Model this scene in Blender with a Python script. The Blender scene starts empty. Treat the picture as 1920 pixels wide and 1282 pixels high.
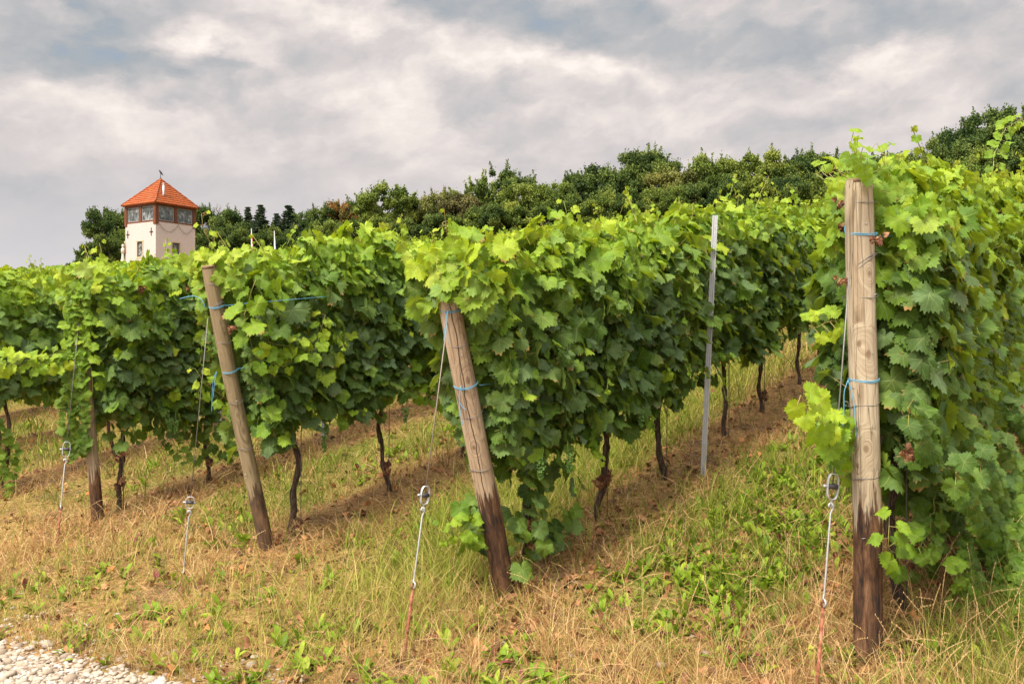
import bpy, math, random
import numpy as np
from mathutils import Vector, Matrix
R = math.radians
SC = bpy.context.scene
COL = SC.collection

# ------------------------------------------------------------------ camera, sky, sun, exposure
F, CU, CV = 1715.0, 960.0, 641.0          # focal length and centre in photo pixels
CZ = 2.19                                  # camera height over the vineyard plane at r = 0
cd = bpy.data.cameras.new('camera'); cam = bpy.data.objects.new('camera', cd); COL.objects.link(cam)
cam.location = (0, 0, CZ); cam.rotation_euler = (R(90), 0, 0)
cd.sensor_width = 36; cd.lens = 36 * F / 1920; cd.clip_end = 3000; cd.clip_start = .05
SC.camera = cam
SC.view_settings.view_transform = 'Standard'; SC.view_settings.look = 'None'
SC.view_settings.gamma = 1; SC.view_settings.exposure = 1.3
SC.cycles.max_bounces = 6; SC.cycles.diffuse_bounces = 3; SC.cycles.transmission_bounces = 4
SC.cycles.caustics_reflective = False; SC.cycles.caustics_refractive = False

SUN_EL, SUN_AZ = R(52), R(215)             # azimuth clockwise from +Y
sl = bpy.data.lights.new('sun', 'SUN'); sun = bpy.data.objects.new('sun', sl); COL.objects.link(sun)
sl.energy = 2.7; sl.angle = R(15); sl.color = (1, .90, .76)
sd = Vector((math.sin(SUN_AZ) * math.cos(SUN_EL), math.cos(SUN_AZ) * math.cos(SUN_EL), math.sin(SUN_EL)))
sun.rotation_euler = sd.to_track_quat('Z', 'Y').to_euler(); sun.location = (0, 0, 40)

class NT:
    """small helper for node trees"""
    def __init__(s, tree): s.t = tree; s.n = tree.nodes; s.l = tree.links
    def new(s, typ, **kw):
        nd = s.n.new(typ)
        for k, v in kw.items(): setattr(nd, k, v)
        return nd
    def put(s, sock, v):
        if isinstance(v, bpy.types.NodeSocket): s.l.new(v, sock)
        else: sock.default_value = v
    def m(s, op, a, b=0.0, c=0.0, clamp=False):
        nd = s.new('ShaderNodeMath', operation=op, use_clamp=clamp)
        s.put(nd.inputs[0], a); s.put(nd.inputs[1], b); s.put(nd.inputs[2], c)
        return nd.outputs[0]
    def vm(s, op, a, b=(0, 0, 0)):
        nd = s.new('ShaderNodeVectorMath', operation=op); s.put(nd.inputs[0], a)
        if op == 'SCALE': s.put(nd.inputs['Scale'], b)
        else: s.put(nd.inputs[1], b)
        return nd.outputs['Value'] if op in ('LENGTH', 'DOT_PRODUCT', 'DISTANCE') else nd.outputs['Vector']
    def noise(s, vec, scale, detail=3, rough=.5, dist=0):
        nd = s.new('ShaderNodeTexNoise'); s.put(nd.inputs['Vector'], vec); s.put(nd.inputs['Scale'], scale)
        s.put(nd.inputs['Detail'], detail); s.put(nd.inputs['Roughness'], rough); s.put(nd.inputs['Distortion'], dist)
        return nd.outputs['Fac']
    def rng(s, v, a, b, c=0.0, d=1.0, smooth=False):
        nd = s.new('ShaderNodeMapRange', interpolation_type='SMOOTHSTEP' if smooth else 'LINEAR')
        for i, x in enumerate((v, a, b, c, d)): s.put(nd.inputs[i], x)
        return nd.outputs[0]
    def ramp(s, v, stops, ease=False):
        nd = s.new('ShaderNodeValToRGB'); s.put(nd.inputs[0], v)
        if ease: nd.color_ramp.interpolation = 'EASE'
        e = nd.color_ramp.elements
        while len(e) < len(stops): e.new(.5)
        for el, (p, c) in zip(e, stops): el.position = p; el.color = tuple(c) + (1,)
        return nd.outputs[0]
    def mix(s, f, a, b, mode='MIX'):
        nd = s.new('ShaderNodeMix', data_type='RGBA', blend_type=mode)
        s.put(nd.inputs[0], f)
        for i, x in ((6, a), (7, b)):
            if not isinstance(x, bpy.types.NodeSocket): x = tuple(x) + ((1,) if len(x) == 3 else ())
            s.put(nd.inputs[i], x)
        return nd.outputs[2]
    def xyz(s, v):
        nd = s.new('ShaderNodeSeparateXYZ'); s.put(nd.inputs[0], v); return nd.outputs
    def vec(s, x, y, z):
        nd = s.new('ShaderNodeCombineXYZ')
        for i, q in enumerate((x, y, z)): s.put(nd.inputs[i], q)
        return nd.outputs[0]

SKYK = .52
def build_world():
    w = bpy.data.worlds.new('World'); SC.world = w; w.use_nodes = True
    t = NT(w.node_tree); t.n.clear()
    out = t.new('ShaderNodeOutputWorld'); bg = t.new('ShaderNodeBackground')
    t.l.new(bg.outputs[0], out.inputs[0])
    sky = t.new('ShaderNodeTexSky', sky_type='NISHITA', sun_disc=False)
    sky.sun_elevation = SUN_EL; sky.sun_rotation = SUN_AZ; sky.air_density = 1.2; sky.dust_density = 1.5
    d = t.vm('NORMALIZE', t.new('ShaderNodeTexCoord').outputs['Generated'])
    x, y, z = t.xyz(d)
    az = t.m('ARCTAN2', x, y); el = t.m('ARCSINE', z)
    p = t.vec(az, t.m('MULTIPLY', el, 2.0), 0.0)
    wob = t.new('ShaderNodeTexNoise'); t.put(wob.inputs['Vector'], p); wob.inputs['Scale'].default_value = 7; wob.inputs['Detail'].default_value = 6
    wob.inputs['Roughness'].default_value = .6
    wv = t.vm('SCALE', t.vm('SUBTRACT', wob.outputs['Color'], (.5, .5, .5)), .22)
    pw = t.vm('ADD', p, wv)
    # banks of bright and dark cloud, in azimuth / elevation
    spots = [(60, 80, 130, 65, -.42), (300, 130, 150, 45, -.55), (430, 108, 55, 22, -.5), (255, 22, 130, 38, -.45), (1080, 48, 180, 48, -.58),
             (880, 8, 120, 36, -.55), (1350, 105, 170, 40, -.3), (905, 190, 80, 38, -.22), (1500, 55, 260, 40, -.25), (1450, 242, 170, 30, -.25),
             (60, 400, 240, 90, -.2), (700, 10, 60, 40, .3), (90, 25, 55, 28, .45), (340, 75, 85, 42, .42), (865, 98, 85, 45, .38),
             (1045, 128, 130, 36, .36), (620, 25, 60, 28, .3), (1600, 110, 130, 40, .35), (1580, 18, 70, 22, .3), (420, 225, 420, 60, .2),
             (710, 172, 130, 38, .22), (1130, 205, 200, 45, .2), (200, 260, 250, 50, .1), (1750, 20, 200, 60, -.12), (1800, 200, 160, 50, .15)]
    acc = None
    for (u, v, ru, rv, a) in spots:
        q = (u - CU) / F; e = math.atan((CV - v) / F / math.sqrt(1 + q * q))
        dv = t.vm('SUBTRACT', pw, (math.atan(q), 2 * e, 0))
        dl = t.vm('LENGTH', t.vm('MULTIPLY', dv, (F / ru, F / rv / 2, 0)))
        g = t.rng(dl, 1.55, 0.1, 0, a, True)
        acc = g if acc is None else t.m('ADD', acc, g)
    ps = t.vec(t.m('ADD', az, t.m('MULTIPLY', el, -.35)), t.m('MULTIPLY', el, 1.45), 5.7)
    pd = t.vm('ADD', ps, t.vm('SCALE', wv, .35))
    n1 = t.noise(pd, 5.5, 6, .48)
    n2 = t.noise(pd, 13.0, 6, .52)
    n3 = t.noise(t.vm('ADD', pd, (.004, .022, 0)), 13.0, 6, .52)     # the same field shifted: lit and shaded sides of the lumps
    el_n = t.rng(el, .09, .27, .30, 1.0, True)
    nn = t.m('ADD', t.m('ADD', t.m('MULTIPLY', t.m('SUBTRACT', n1, .5), 1.15), t.m('MULTIPLY', t.m('SUBTRACT', n2, .5), .42)), t.m('MULTIPLY', t.m('SUBTRACT', n2, n3), .85))
    L = t.m('ADD', t.m('ADD', t.m('MULTIPLY', acc, .78), .49), t.m('MULTIPLY', nn, el_n))
    c = t.ramp(L, [(0, (.33, .355, .38)), (.24, (.41, .41, .42)), (.52, (.545, .505, .50)), (.76, (.69, .63, .595)), (1.0, (.86, .785, .735))])
    low = t.rng(el, .02, .2, .7, 0, True)
    c = t.mix(low, c, (.61, .585, .605))
    c = t.mix(t.rng(L, .06, -.2, 0, .4, True), c, t.vm('SCALE', sky.outputs[0], .10))
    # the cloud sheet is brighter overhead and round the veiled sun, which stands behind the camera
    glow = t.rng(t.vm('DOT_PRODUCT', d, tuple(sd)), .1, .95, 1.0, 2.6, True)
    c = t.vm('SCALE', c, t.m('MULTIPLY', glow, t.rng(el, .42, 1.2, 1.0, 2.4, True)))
    # the exposure is set for the ground, so the low sky is scaled to its own level
    c = t.vm('SCALE', c, SKYK)
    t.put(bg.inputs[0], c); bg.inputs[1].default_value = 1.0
build_world()

# ------------------------------------------------------------------ vineyard frame
RX, RY = .547, .837                         # up-slope direction of the rows
CX, CY = -.837, .547                        # across the rows (to the left)
SL = .1616
ROT = math.atan2(RY, RX)
C0, SP, R0 = .93, 2.0, 4.406                # first row, spacing, r of the end posts

_tab = np.random.RandomState(7).rand(256, 256)
def vn(x, y, seed=0):
    x = np.asarray(x, float) + seed * 17.31; y = np.asarray(y, float) + seed * 9.77
    xi = np.floor(x).astype(int); yi = np.floor(y).astype(int); fx = x - xi; fy = y - yi
    fx = fx * fx * (3 - 2 * fx); fy = fy * fy * (3 - 2 * fy)
    g = lambda a, b: _tab[a & 255, b & 255]
    return (g(xi, yi) * (1 - fx) + g(xi + 1, yi) * fx) * (1 - fy) + (g(xi, yi + 1) * (1 - fx) + g(xi + 1, yi + 1) * fx) * fy
def fbm(x, y, seed=0, o=4):
    s = 0; a = .5
    for i in range(o): s = s + a * vn(np.asarray(x) * 2 ** i, np.asarray(y) * 2 ** i, seed + i); a *= .5
    return s / (1 - .5 ** o)
def edge_r(c): return 2.93 - .115 * (np.clip(np.asarray(c, float), 1.5, 8) - 3.87) + .07 * (fbm(np.asarray(c) * 1.3, 3.0, 5) - .5) * 2
def rowdist(c):
    return np.abs((np.asarray(c) - C0 + SP / 2) % SP - SP / 2)
def Grc(r, c):
    r = np.asarray(r, float); c = np.asarray(c, float)
    hill = 112.0
    z = SL * np.clip(r, None, hill) - .05 * np.clip(r - hill, 0, None) - .036 * (np.clip(r, 13, hill) - 13) * np.clip((r - 13) / 12, 0, 1)
    e = 3.0
    z = np.where(r < e, SL * e + (r - e) * .025 - .035 * np.clip((e - r) / .35, 0, 1), z)
    infield = np.clip((r - 4.1) / .5, 0, 1) * np.clip((80 - r) / 10, 0, 1)
    z = z + infield * .045 * np.exp(-(rowdist(c) / .28) ** 2)
    n = np.clip((r - 2.9) / .3, 0, 1) * np.clip(1 - r / 80, 0, 1)
    z = z + n * ((fbm(r * 1.1, c * 1.1, 2) - .5) * .05 + (fbm(r * 5, c * 5, 9) - .5) * .03)
    return z
def Gxy(x, y): return Grc(x * RX + y * RY, x * CX + y * CY)
def XY(r, c): return r * RX + c * CX, r * RY + c * CY
def P(u, v, d):                             # photo pixel at a depth -> world
    return Vector(((u - CU) / F * d, d, CZ - (v - CV) / F * d))
def on_row(k, u, v, off=0.0):               # photo pixel on the upright plane of row k
    q = (u - CU) / F; return P(u, v, (C0 + SP * k + off) / (CX * q + CY))
def s_of_u(k, u):
    q = (u - CU) / F; x0, y0 = XY(R0, C0 + SP * k); return (y0 * q - x0) / (RX - RY * q)
def proj(p): return CU + F * p[0] / p[1], CV - F * (p[2] - CZ) / p[1]

# ------------------------------------------------------------------ mesh building
def tag(o, label=None, cat=None, group=None, kind=None):
    for k, v in (('label', label), ('category', cat), ('group', group), ('kind', kind)):
        if v: o[k] = v
    return o
def empty(name, loc, rz=0.0, **kw):
    o = bpy.data.objects.new(name, None); COL.objects.link(o); o.location = loc; o.rotation_euler = (0, 0, rz)
    o.empty_display_size = .1
    return tag(o, **kw)
def link(name, me, parent=None, loc=(0, 0, 0)):
    o = bpy.data.objects.new(name, me); COL.objects.link(o); o.location = loc
    if parent is not None: o.parent = parent
    return o
def np_mesh(name, v, idx, sizes, mats, attr=None, uv=None, smooth=True, midx=None):
    me = bpy.data.meshes.new(name)
    v = np.ascontiguousarray(v, np.float32); idx = np.ascontiguousarray(idx, np.int32); sizes = np.asarray(sizes, np.int32)
    me.vertices.add(len(v)); me.vertices.foreach_set('co', v.ravel())
    me.loops.add(len(idx)); me.loops.foreach_set('vertex_index', idx)
    me.polygons.add(len(sizes)); st = np.concatenate(([0], np.cumsum(sizes)[:-1])).astype(np.int32)
    me.polygons.foreach_set('loop_start', st)
    if smooth: me.polygons.foreach_set('use_smooth', np.ones(len(sizes), bool))
    if midx is not None: me.polygons.foreach_set('material_index', np.asarray(midx, np.int32))
    if attr is not None:
        a = me.attributes.new('tint', 'FLOAT_COLOR', 'POINT'); a.data.foreach_set('color', np.ascontiguousarray(attr, np.float32).ravel())
    if uv is not None:
        a = me.attributes.new('lf', 'FLOAT_VECTOR', 'POINT'); a.data.foreach_set('vector', np.ascontiguousarray(uv, np.float32).ravel())
    me.update(calc_edges=True)
    for m_ in (mats if isinstance(mats, (list, tuple)) else [mats]): me.materials.append(m_)
    return me
class MB:
    def __init__(s): s.v = []; s.f = []
    def add(s, vs, fs):
        b = len(s.v); s.v += [tuple(p) for p in vs]; s.f += [tuple(i + b for i in f) for f in fs]
    def box(s, lo, hi, M=None, bev=0):
        x0, y0, z0 = lo; x1, y1, z1 = hi
        vs = [Vector(p) for p in ((x0, y0, z0), (x1, y0, z0), (x1, y1, z0), (x0, y1, z0), (x0, y0, z1), (x1, y0, z1), (x1, y1, z1), (x0, y1, z1))]
        if M is not None: vs = [M @ p for p in vs]
        s.add(vs, [(0, 3, 2, 1), (4, 5, 6, 7), (0, 1, 5, 4), (1, 2, 6, 5), (2, 3, 7, 6), (3, 0, 4, 7)])
    def tube(s, pts, rad, n=8, cap=True, jit=0, rng=None, closed=False, flat=None):
        pts = [Vector(p) for p in pts]; m = len(pts)
        if not hasattr(rad, '__len__'): rad = [rad] * m
        vs = []; prev = None
        for i, p in enumerate(pts):
            if closed: t = pts[(i + 1) % m] - pts[i - 1]
            else: t = pts[min(i + 1, m - 1)] - pts[max(i - 1, 0)]
            t = t.normalized() if t.length > 1e-9 else Vector((0, 0, 1))
            if prev is None: a = t.orthogonal().normalized() if flat is None else (Vector(flat) - t * t.dot(Vector(flat))).normalized()
            else: a = (prev - t * prev.dot(t)).normalized()
            prev = a; b = t.cross(a)
            for j in range(n):
                an = 2 * math.pi * j / n; rr = rad[i]
                if jit: rr *= 1 + jit * (rng.random() - .5)
                if flat is None: vs.append(p + a * (math.cos(an) * rr) + b * (math.sin(an) * rr))
                else: vs.append(p + a * (math.cos(an) * rr * 3.0) + b * (math.sin(an) * rr))
        fs = []
        for i in range(m if closed else m - 1):
            for j in range(n):
                i2 = (i + 1) % m
                fs.append((i * n + j, i * n + (j + 1) % n, i2 * n + (j + 1) % n, i2 * n + j))
        if cap and not closed: fs.append(tuple(reversed(range(n)))); fs.append(tuple(range((m - 1) * n, m * n)))
        s.add(vs, fs)
    def lathe(s, prof, n=16, M=None):
        vs = []
        for (r_, z_) in prof:
            for j in range(n):
                a = 2 * math.pi * j / n; p = Vector((r_ * math.cos(a), r_ * math.sin(a), z_)); vs.append(M @ p if M is not None else p)
        m = len(prof); fs = [(i * n + j, i * n + (j + 1) % n, (i + 1) * n + (j + 1) % n, (i + 1) * n + j) for i in range(m - 1) for j in range(n)]
        fs.append(tuple(reversed(range(n)))); fs.append(tuple(range((m - 1) * n, m * n)))
        s.add(vs, fs)
    def ball(s, c, r, n=8, m=6, sc=(1, 1, 1)):
        vs = []
        for i in range(m + 1):
            th = math.pi * i / m
            for j in range(n):
                a = 2 * math.pi * j / n
                vs.append((c[0] + r * sc[0] * math.sin(th) * math.cos(a), c[1] + r * sc[1] * math.sin(th) * math.sin(a), c[2] + r * sc[2] * math.cos(th)))
        s.add(vs, [(i * n + j, (i + 1) * n + j, (i + 1) * n + (j + 1) % n, i * n + (j + 1) % n) for i in range(m) for j in range(n)])
    def mesh(s, name, mat, smooth=True):
        me = bpy.data.meshes.new(name); me.from_pydata([tuple(p) for p in s.v], [], s.f)
        if smooth: me.polygons.foreach_set('use_smooth', [True] * len(me.polygons))
        me.materials.append(mat); me.update(); return me
    def build(s, name, mat, parent=None, smooth=True, loc=(0, 0, 0)): return link(name, s.mesh(name, mat, smooth), parent, loc)

# ------------------------------------------------------------------ materials
MATS = {}
def mat(name):
    m = bpy.data.materials.new(name); m.use_nodes = True; t = NT(m.node_tree); t.n.clear()
    out = t.new('ShaderNodeOutputMaterial'); MATS[name] = m
    return m, t, out
def pbr(t, out, col, rough=.7, spec=.3, metal=0, bump=None, bs=.3, bd=.01, emit=None):
    b = t.new('ShaderNodeBsdfPrincipled')
    if not isinstance(col, bpy.types.NodeSocket): col = tuple(col) + (1,)
    t.put(b.inputs['Base Color'], col); t.put(b.inputs['Roughness'], rough); t.put(b.inputs['Specular IOR Level'], spec); t.put(b.inputs['Metallic'], metal)
    if bump is not None:
        bp = t.new('ShaderNodeBump'); t.put(bp.inputs['Height'], bump); bp.inputs['Strength'].default_value = bs; bp.inputs['Distance'].default_value = bd
        t.l.new(bp.outputs[0], b.inputs['Normal'])
    if out is not None: t.l.new(b.outputs[0], out.inputs[0])
    return b
def simple(name, col, rough=.6, spec=.3, metal=0, ns=20, amt=.25, bump=True):
    m, t, out = mat(name)
    co = t.new('ShaderNodeTexCoord').outputs['Object']
    n = t.noise(co, ns, 4, .6)
    c = t.mix(n, [x * (1 - amt) for x in col], [min(1, x * (1 + amt)) for x in col])
    pbr(t, out, c, rough, spec, metal, n if bump else None, .3, .004); return m
def attr(t, name='tint'):
    a = t.new('ShaderNodeAttribute'); a.attribute_name = name; return a

def leaf_material(name, detail=True):
    m, t, out = mat(name)
    a = attr(t); col = a.outputs['Color']; age, rnd, dust = t.xyz(col)
    geo = t.new('ShaderNodeNewGeometry')
    oi = t.new('ShaderNodeObjectInfo')
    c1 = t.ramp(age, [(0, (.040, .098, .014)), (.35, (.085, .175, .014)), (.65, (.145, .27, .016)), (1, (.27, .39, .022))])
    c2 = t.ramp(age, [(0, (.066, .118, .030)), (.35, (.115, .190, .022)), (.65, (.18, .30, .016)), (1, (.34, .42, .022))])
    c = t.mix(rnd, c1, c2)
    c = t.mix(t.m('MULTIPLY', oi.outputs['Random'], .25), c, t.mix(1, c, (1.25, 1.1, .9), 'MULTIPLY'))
    bump = None
    uv = attr(t, 'lf').outputs['Vector']
    if detail:
        ux, uy, uz = t.xyz(uv); ax = t.m('ABSOLUTE', ux)
        pv = t.vec(ax, uy, 0)
        vein = None
        for ang in (0, 52, 108):
            dr = (math.sin(R(ang)), math.cos(R(ang)), 0); nr = (math.cos(R(ang)), -math.sin(R(ang)), 0)
            dd = t.m('ABSOLUTE', t.vm('DOT_PRODUCT', pv, nr)); along = t.vm('DOT_PRODUCT', pv, dr)
            w_ = t.rng(along, 0, .6, .020, .006)
            mk = t.m('MULTIPLY', t.rng(t.m('DIVIDE', dd, w_), .5, 1.5, 1, 0), t.m('GREATER_THAN', along, 0.0))
            # side veins leaving this one
            sv = t.m('ABSOLUTE', t.m('SUBTRACT', t.m('FRACT', t.m('MULTIPLY', t.m('SUBTRACT', along, t.m('MULTIPLY', dd, .9)), 9.0)), .5))
            sv = t.m('MULTIPLY', t.rng(sv, 0, .09, .55, 0), t.m('MULTIPLY', t.m('GREATER_THAN', along, .02), t.rng(dd, .16, .2, 1, 0)))
            mk = t.m('MAXIMUM', mk, sv)
            vein = mk if vein is None else t.m('MAXIMUM', vein, mk)
        c = t.mix(t.m('MULTIPLY', vein, .42), c, t.mix(.55, c, (.40, .46, .17)))
        off = t.vm('ADD', uv, t.vm('SCALE', t.vec(rnd, age, dust), 40.0))
        blot = t.noise(off, 3.5, 3, .6)
        c = t.mix(1, c, t.ramp(blot, [(.25, (.74, .80, .78)), (.75, (1.22, 1.16, 1.12))]), 'MULTIPLY')
        edge = t.vm('LENGTH', uv); c = t.mix(t.m('MULTIPLY', t.rng(t.m('ADD', edge, t.m('MULTIPLY', t.noise(off, 5, 2), .25)), .62, .72), t.m('GREATER_THAN', rnd, .86)), c, (.30, .17, .05))
        # pale spray residue
        sp = t.noise(off, 17, 3, .7)
        sp = t.m('MULTIPLY', t.rng(sp, .56, .70, 0, .75), dust)
        film = t.m('MULTIPLY', dust, .27)
        c = t.mix(t.m('MAXIMUM', sp, film), c, (.24, .33, .21))
        bump = t.m('ADD', t.m('MULTIPLY', vein, -.55), t.noise(off, 7, 3, .6))
    back = t.mix(.45, t.mix(1, c, (1.15, 1.05, .9), 'MULTIPLY'), (.20, .28, .08))
    c = t.mix(geo.outputs['Backfacing'], c, back)
    b = pbr(t, None, c, .52, .22, 0, bump, .55, .006)
    tr = t.new('ShaderNodeBsdfTranslucent')
    tc = t.mix(1, c, (1.5, 1.4, .3), 'MULTIPLY'); t.put(tr.inputs[0], tc)
    mx = t.new('ShaderNodeMixShader'); mx.inputs[0].default_value = .34
    t.l.new(b.outputs[0], mx.inputs[1]); t.l.new(tr.outputs[0], mx.inputs[2]); t.l.new(mx.outputs[0], out.inputs[0])
    return m
LEAF = leaf_material('vine_leaf'); LEAFF = leaf_material('vine_leaf_plain', False)

m, t, out = mat('green_shoot'); co = t.new('ShaderNodeTexCoord').outputs['Object']
pbr(t, out, t.ramp(t.noise(co, 6, 3), [(.35, (.20, .26, .05)), (.6, (.30, .24, .07)), (.75, (.30, .13, .05))]), .5, .3); SHOOT = m
m, t, out = mat('tendril'); pbr(t, out, (.50, .50, .06), .5, .3); TENDRIL = m
m, t, out = mat('bark'); co = t.new('ShaderNodeTexCoord').outputs['Object']
st = t.vm('MULTIPLY', co, (60, 60, 9)); n = t.noise(st, 1.6, 5, .65, .6)
pbr(t, out, t.ramp(n, [(.3, (.020, .014, .011)), (.5, (.070, .048, .036)), (.72, (.21, .155, .115))]), .9, .1, 0, n, 1.0, .012); BARK = m

def wood(name, pale, mid, dark, stain_z, stain_on=1.0, seed=0.0, green=0.0, knots=(), crack=None):
    m, t, out = mat(name); co = t.new('ShaderNodeTexCoord').outputs['Object']
    co = t.vm('ADD', co, (0, 0, 0)); sh = t.vm('ADD', co, (seed, seed * .7, seed * 1.3))
    x, y, z = t.xyz(co)
    kn = t.new('ShaderNodeTexVoronoi'); kn.feature = 'F1'; t.put(kn.inputs['Vector'], t.vm('MULTIPLY', sh, (9, 9, 3.2))); kn.inputs['Scale'].default_value = 1
    kd = kn.outputs['Distance']
    ring = t.m('MULTIPLY', t.rng(kd, 0, .55, 1, 0, True), 2.6)
    ang = t.m('ARCTAN2', y, x); core2 = None
    for (ka, kz, kr) in knots:
        da = t.m('SUBTRACT', t.m('FRACT', t.m('ADD', t.m('MULTIPLY', t.m('SUBTRACT', ang, ka), 1 / 6.2832), 1.5)), .5)
        kk = t.vm('LENGTH', t.vec(t.m('MULTIPLY', da, .055 * 6.28), t.m('MULTIPLY', t.m('SUBTRACT', z, kz), .55), 0))
        ring = t.m('ADD', ring, t.m('MULTIPLY', t.rng(kk, 0, kr * 2.6, 1, 0, True), 7.0)); q_ = t.rng(kk, kr * .25, kr * .5, 1, 0)
        core2 = q_ if core2 is None else t.m('MAXIMUM', core2, q_)
    g = t.vm('MULTIPLY', sh, (26, 26, 2.2))
    gx = t.new('ShaderNodeVectorMath', operation='ADD'); t.put(gx.inputs[0], g); t.put(gx.inputs[1], t.vec(ring, t.m('MULTIPLY', ring, .7), 0))
    n = t.noise(gx.outputs[0], 1.0, 5, .6, .9)
    fine = t.noise(t.vm('MULTIPLY', sh, (190, 190, 9)), 1, 3, .6)
    wv = t.new('ShaderNodeTexWave'); wv.wave_type = 'BANDS'; wv.bands_direction = 'X'; t.put(wv.inputs['Vector'], gx.outputs[0]); wv.inputs['Scale'].default_value = .8
    wv.inputs['Distortion'].default_value = 5; wv.inputs['Detail'].default_value = 2
    gl = t.rng(wv.outputs['Fac'], 0, .22, 1, 0)
    c = t.ramp(n, [(.28, dark), (.42, mid), (.62, pale)])
    c = t.mix(t.m('MULTIPLY', gl, .24), c, t.mix(.5, c, dark))
    c = t.mix(t.m('MULTIPLY', t.rng(fine, .35, .65), .28), c, t.mix(.5, c, dark))
    core = t.rng(kd, .05, .12, 1, 0); c = t.mix(t.m('MULTIPLY', core, .75), c, (.10, .06, .035))
    if core2 is not None: c = t.mix(t.m('MULTIPLY', core2, .7), c, (.13, .075, .04))
    if crack is not None:
        wob_ = t.m('MULTIPLY', t.m('SUBTRACT', t.noise(t.vec(0, 0, t.m('ADD', z, seed)), 3.0, 3, .6), .5), 1.1)
        da = t.m('SUBTRACT', t.m('FRACT', t.m('ADD', t.m('MULTIPLY', t.m('SUBTRACT', t.m('SUBTRACT', ang, crack), wob_), 1 / 6.2832), 1.5)), .5)
        cr_ = t.m('MULTIPLY', t.rng(t.m('ABSOLUTE', da), .0045, .010, 1, 0), t.rng(z, .55, .7))
        c = t.mix(t.m('MULTIPLY', cr_, .9), c, (.03, .02, .014))
    if green: c = t.mix(t.m('MULTIPLY', t.noise(sh, 5, 3), green), c, (.16, .17, .08))
    # checks: dark splits along the grain
    ck = t.noise(t.vm('MULTIPLY', sh, (34, 34, 1.0)), 1, 2, .5)
    ck = t.rng(t.m('ABSOLUTE', t.m('SUBTRACT', ck, .5)), .006, .016, 1, 0)
    c = t.mix(t.m('MULTIPLY', ck, .45), c, (.07, .05, .035))
    # dark preservative stain soaking the foot, with a ragged upper edge
    rag = t.noise(t.vm('MULTIPLY', sh, (30, 30, 2.5)), 1, 4, .7)
    sz = t.m('ADD', z, t.m('MULTIPLY', t.m('SUBTRACT', rag, .5), .75))
    s_ = t.m('MULTIPLY', t.rng(sz, stain_z + .04, stain_z - .03, 0, 1, True), stain_on)
    sn = t.noise(t.vm('MULTIPLY', sh, (24, 24, 5)), 1, 5, .7, .4)
    sc = t.ramp(sn, [(.36, (.022, .018, .018)), (.5, (.085, .045, .026)), (.68, (.20, .11, .06))])
    c = t.mix(s_, c, sc)
    ht = t.m('SUBTRACT', t.m('ADD', n, t.m('MULTIPLY', fine, .3)), t.m('MULTIPLY', ck, 1.2))
    pbr(t, out, c, .85, .15, 0, ht, .7, .006); return m
POSTS = [dict(a=.14, h=2.19, r=.061, rb=.064, lab='upright pale thick wooden end post with dark stained foot, in front of the right vines', wires=[382, 558, 757, 892]),
         dict(a=.535, h=1.74, r=.060, rb=.064, lab='leaning tan wooden end post with a long crack and charred foot, mid picture', wires=[645, 776, 875]),
         dict(a=.48, h=1.95, r=.048, rb=.052, lab='leaning weathered brown wooden end post with its flat top standing bare', wires=[531, 640, 753, 838]),
         dict(a=.158, h=1.88, r=.044, rb=.048, lab='short wooden end post at left, wrapped in creeper above its dark foot', wires=[742, 792])]
FA = []                                     # the side of each post that faces the path
for k, p in enumerate(POSTS):
    x_, y_ = XY(R0, C0 + SP * k); q_ = Vector((-RX * p['a'], -RY * p['a'], p['h'])).to_track_quat('Z', 'Y'); dl_ = q_.inverted() @ Vector((-x_, -y_, .6)); FA.append(math.atan2(dl_.y, dl_.x))
WOOD = [wood('wood_pale', (.44, .375, .275), (.33, .265, .18), (.18, .13, .085), .70, 1, 3.1, 0, [(FA[0] + .35, 1.42, .030), (FA[0] - .25, 1.47, .022), (FA[0] + .1, 1.0, .026), (FA[0] - .5, .92, .018), (FA[0] + .5, 1.78, .018)]),
        wood('wood_tan', (.46, .355, .245), (.33, .235, .155), (.16, .11, .07), .62, 1, 8.3, 0, [(FA[1] + .3, 1.33, .032), (FA[1] - .3, .95, .020), (FA[1] + .1, .33, .020)], FA[1] - .1),
        wood('wood_weathered', (.33, .25, .155), (.225, .165, .10), (.11, .075, .045), .42, .85, 14.2, .35, [(FA[2] + .3, 1.56, .022), (FA[2] - .2, 1.0, .016)]),
        wood('wood_thin', (.44, .35, .25), (.32, .24, .16), (.16, .11, .07), .36, 1, 21.7, .15)]
m, t, out = mat('wood_end'); co = t.new('ShaderNodeTexCoord').outputs['Object']; x, y, z = t.xyz(co)
rr = t.vm('LENGTH', t.vec(x, y, 0)); n = t.noise(co, 30, 3)
rg = t.m('ABSOLUTE', t.m('SUBTRACT', t.m('FRACT', t.m('ADD', t.m('MULTIPLY', rr, 160), n)), .5))
pbr(t, out, t.ramp(rg, [(0, (.11, .075, .045)), (.5, (.26, .18, .11))]), .9, .1); WEND = m
STEEL = simple('galvanised_steel', (.44, .45, .46), .5, .5, .55, 60, .25)
WIRE = simple('dull_wire', (.19, .18, .17), .55, .4, .6, 80, .4)
DRUM = simple('dark_drum', (.06, .06, .065), .5, .4, .4, 60, .3)
m, t, out = mat('rusty_steel'); co = t.new('ShaderNodeTexCoord').outputs['Object']; n = t.noise(co, 34, 5, .65)
pbr(t, out, t.ramp(n, [(.35, (.07, .028, .016)), (.5, (.24, .085, .045)), (.68, (.42, .21, .14))]), .8, .2, 0, n, .6, .003); RUST = m
BLUE = simple('blue_twine', (.11, .32, .48), .6, .3, 0, 300, .3)
GRAPE = simple('green_grape', (.10, .20, .035), .4, .4, 0, 30, .2, False)
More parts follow.
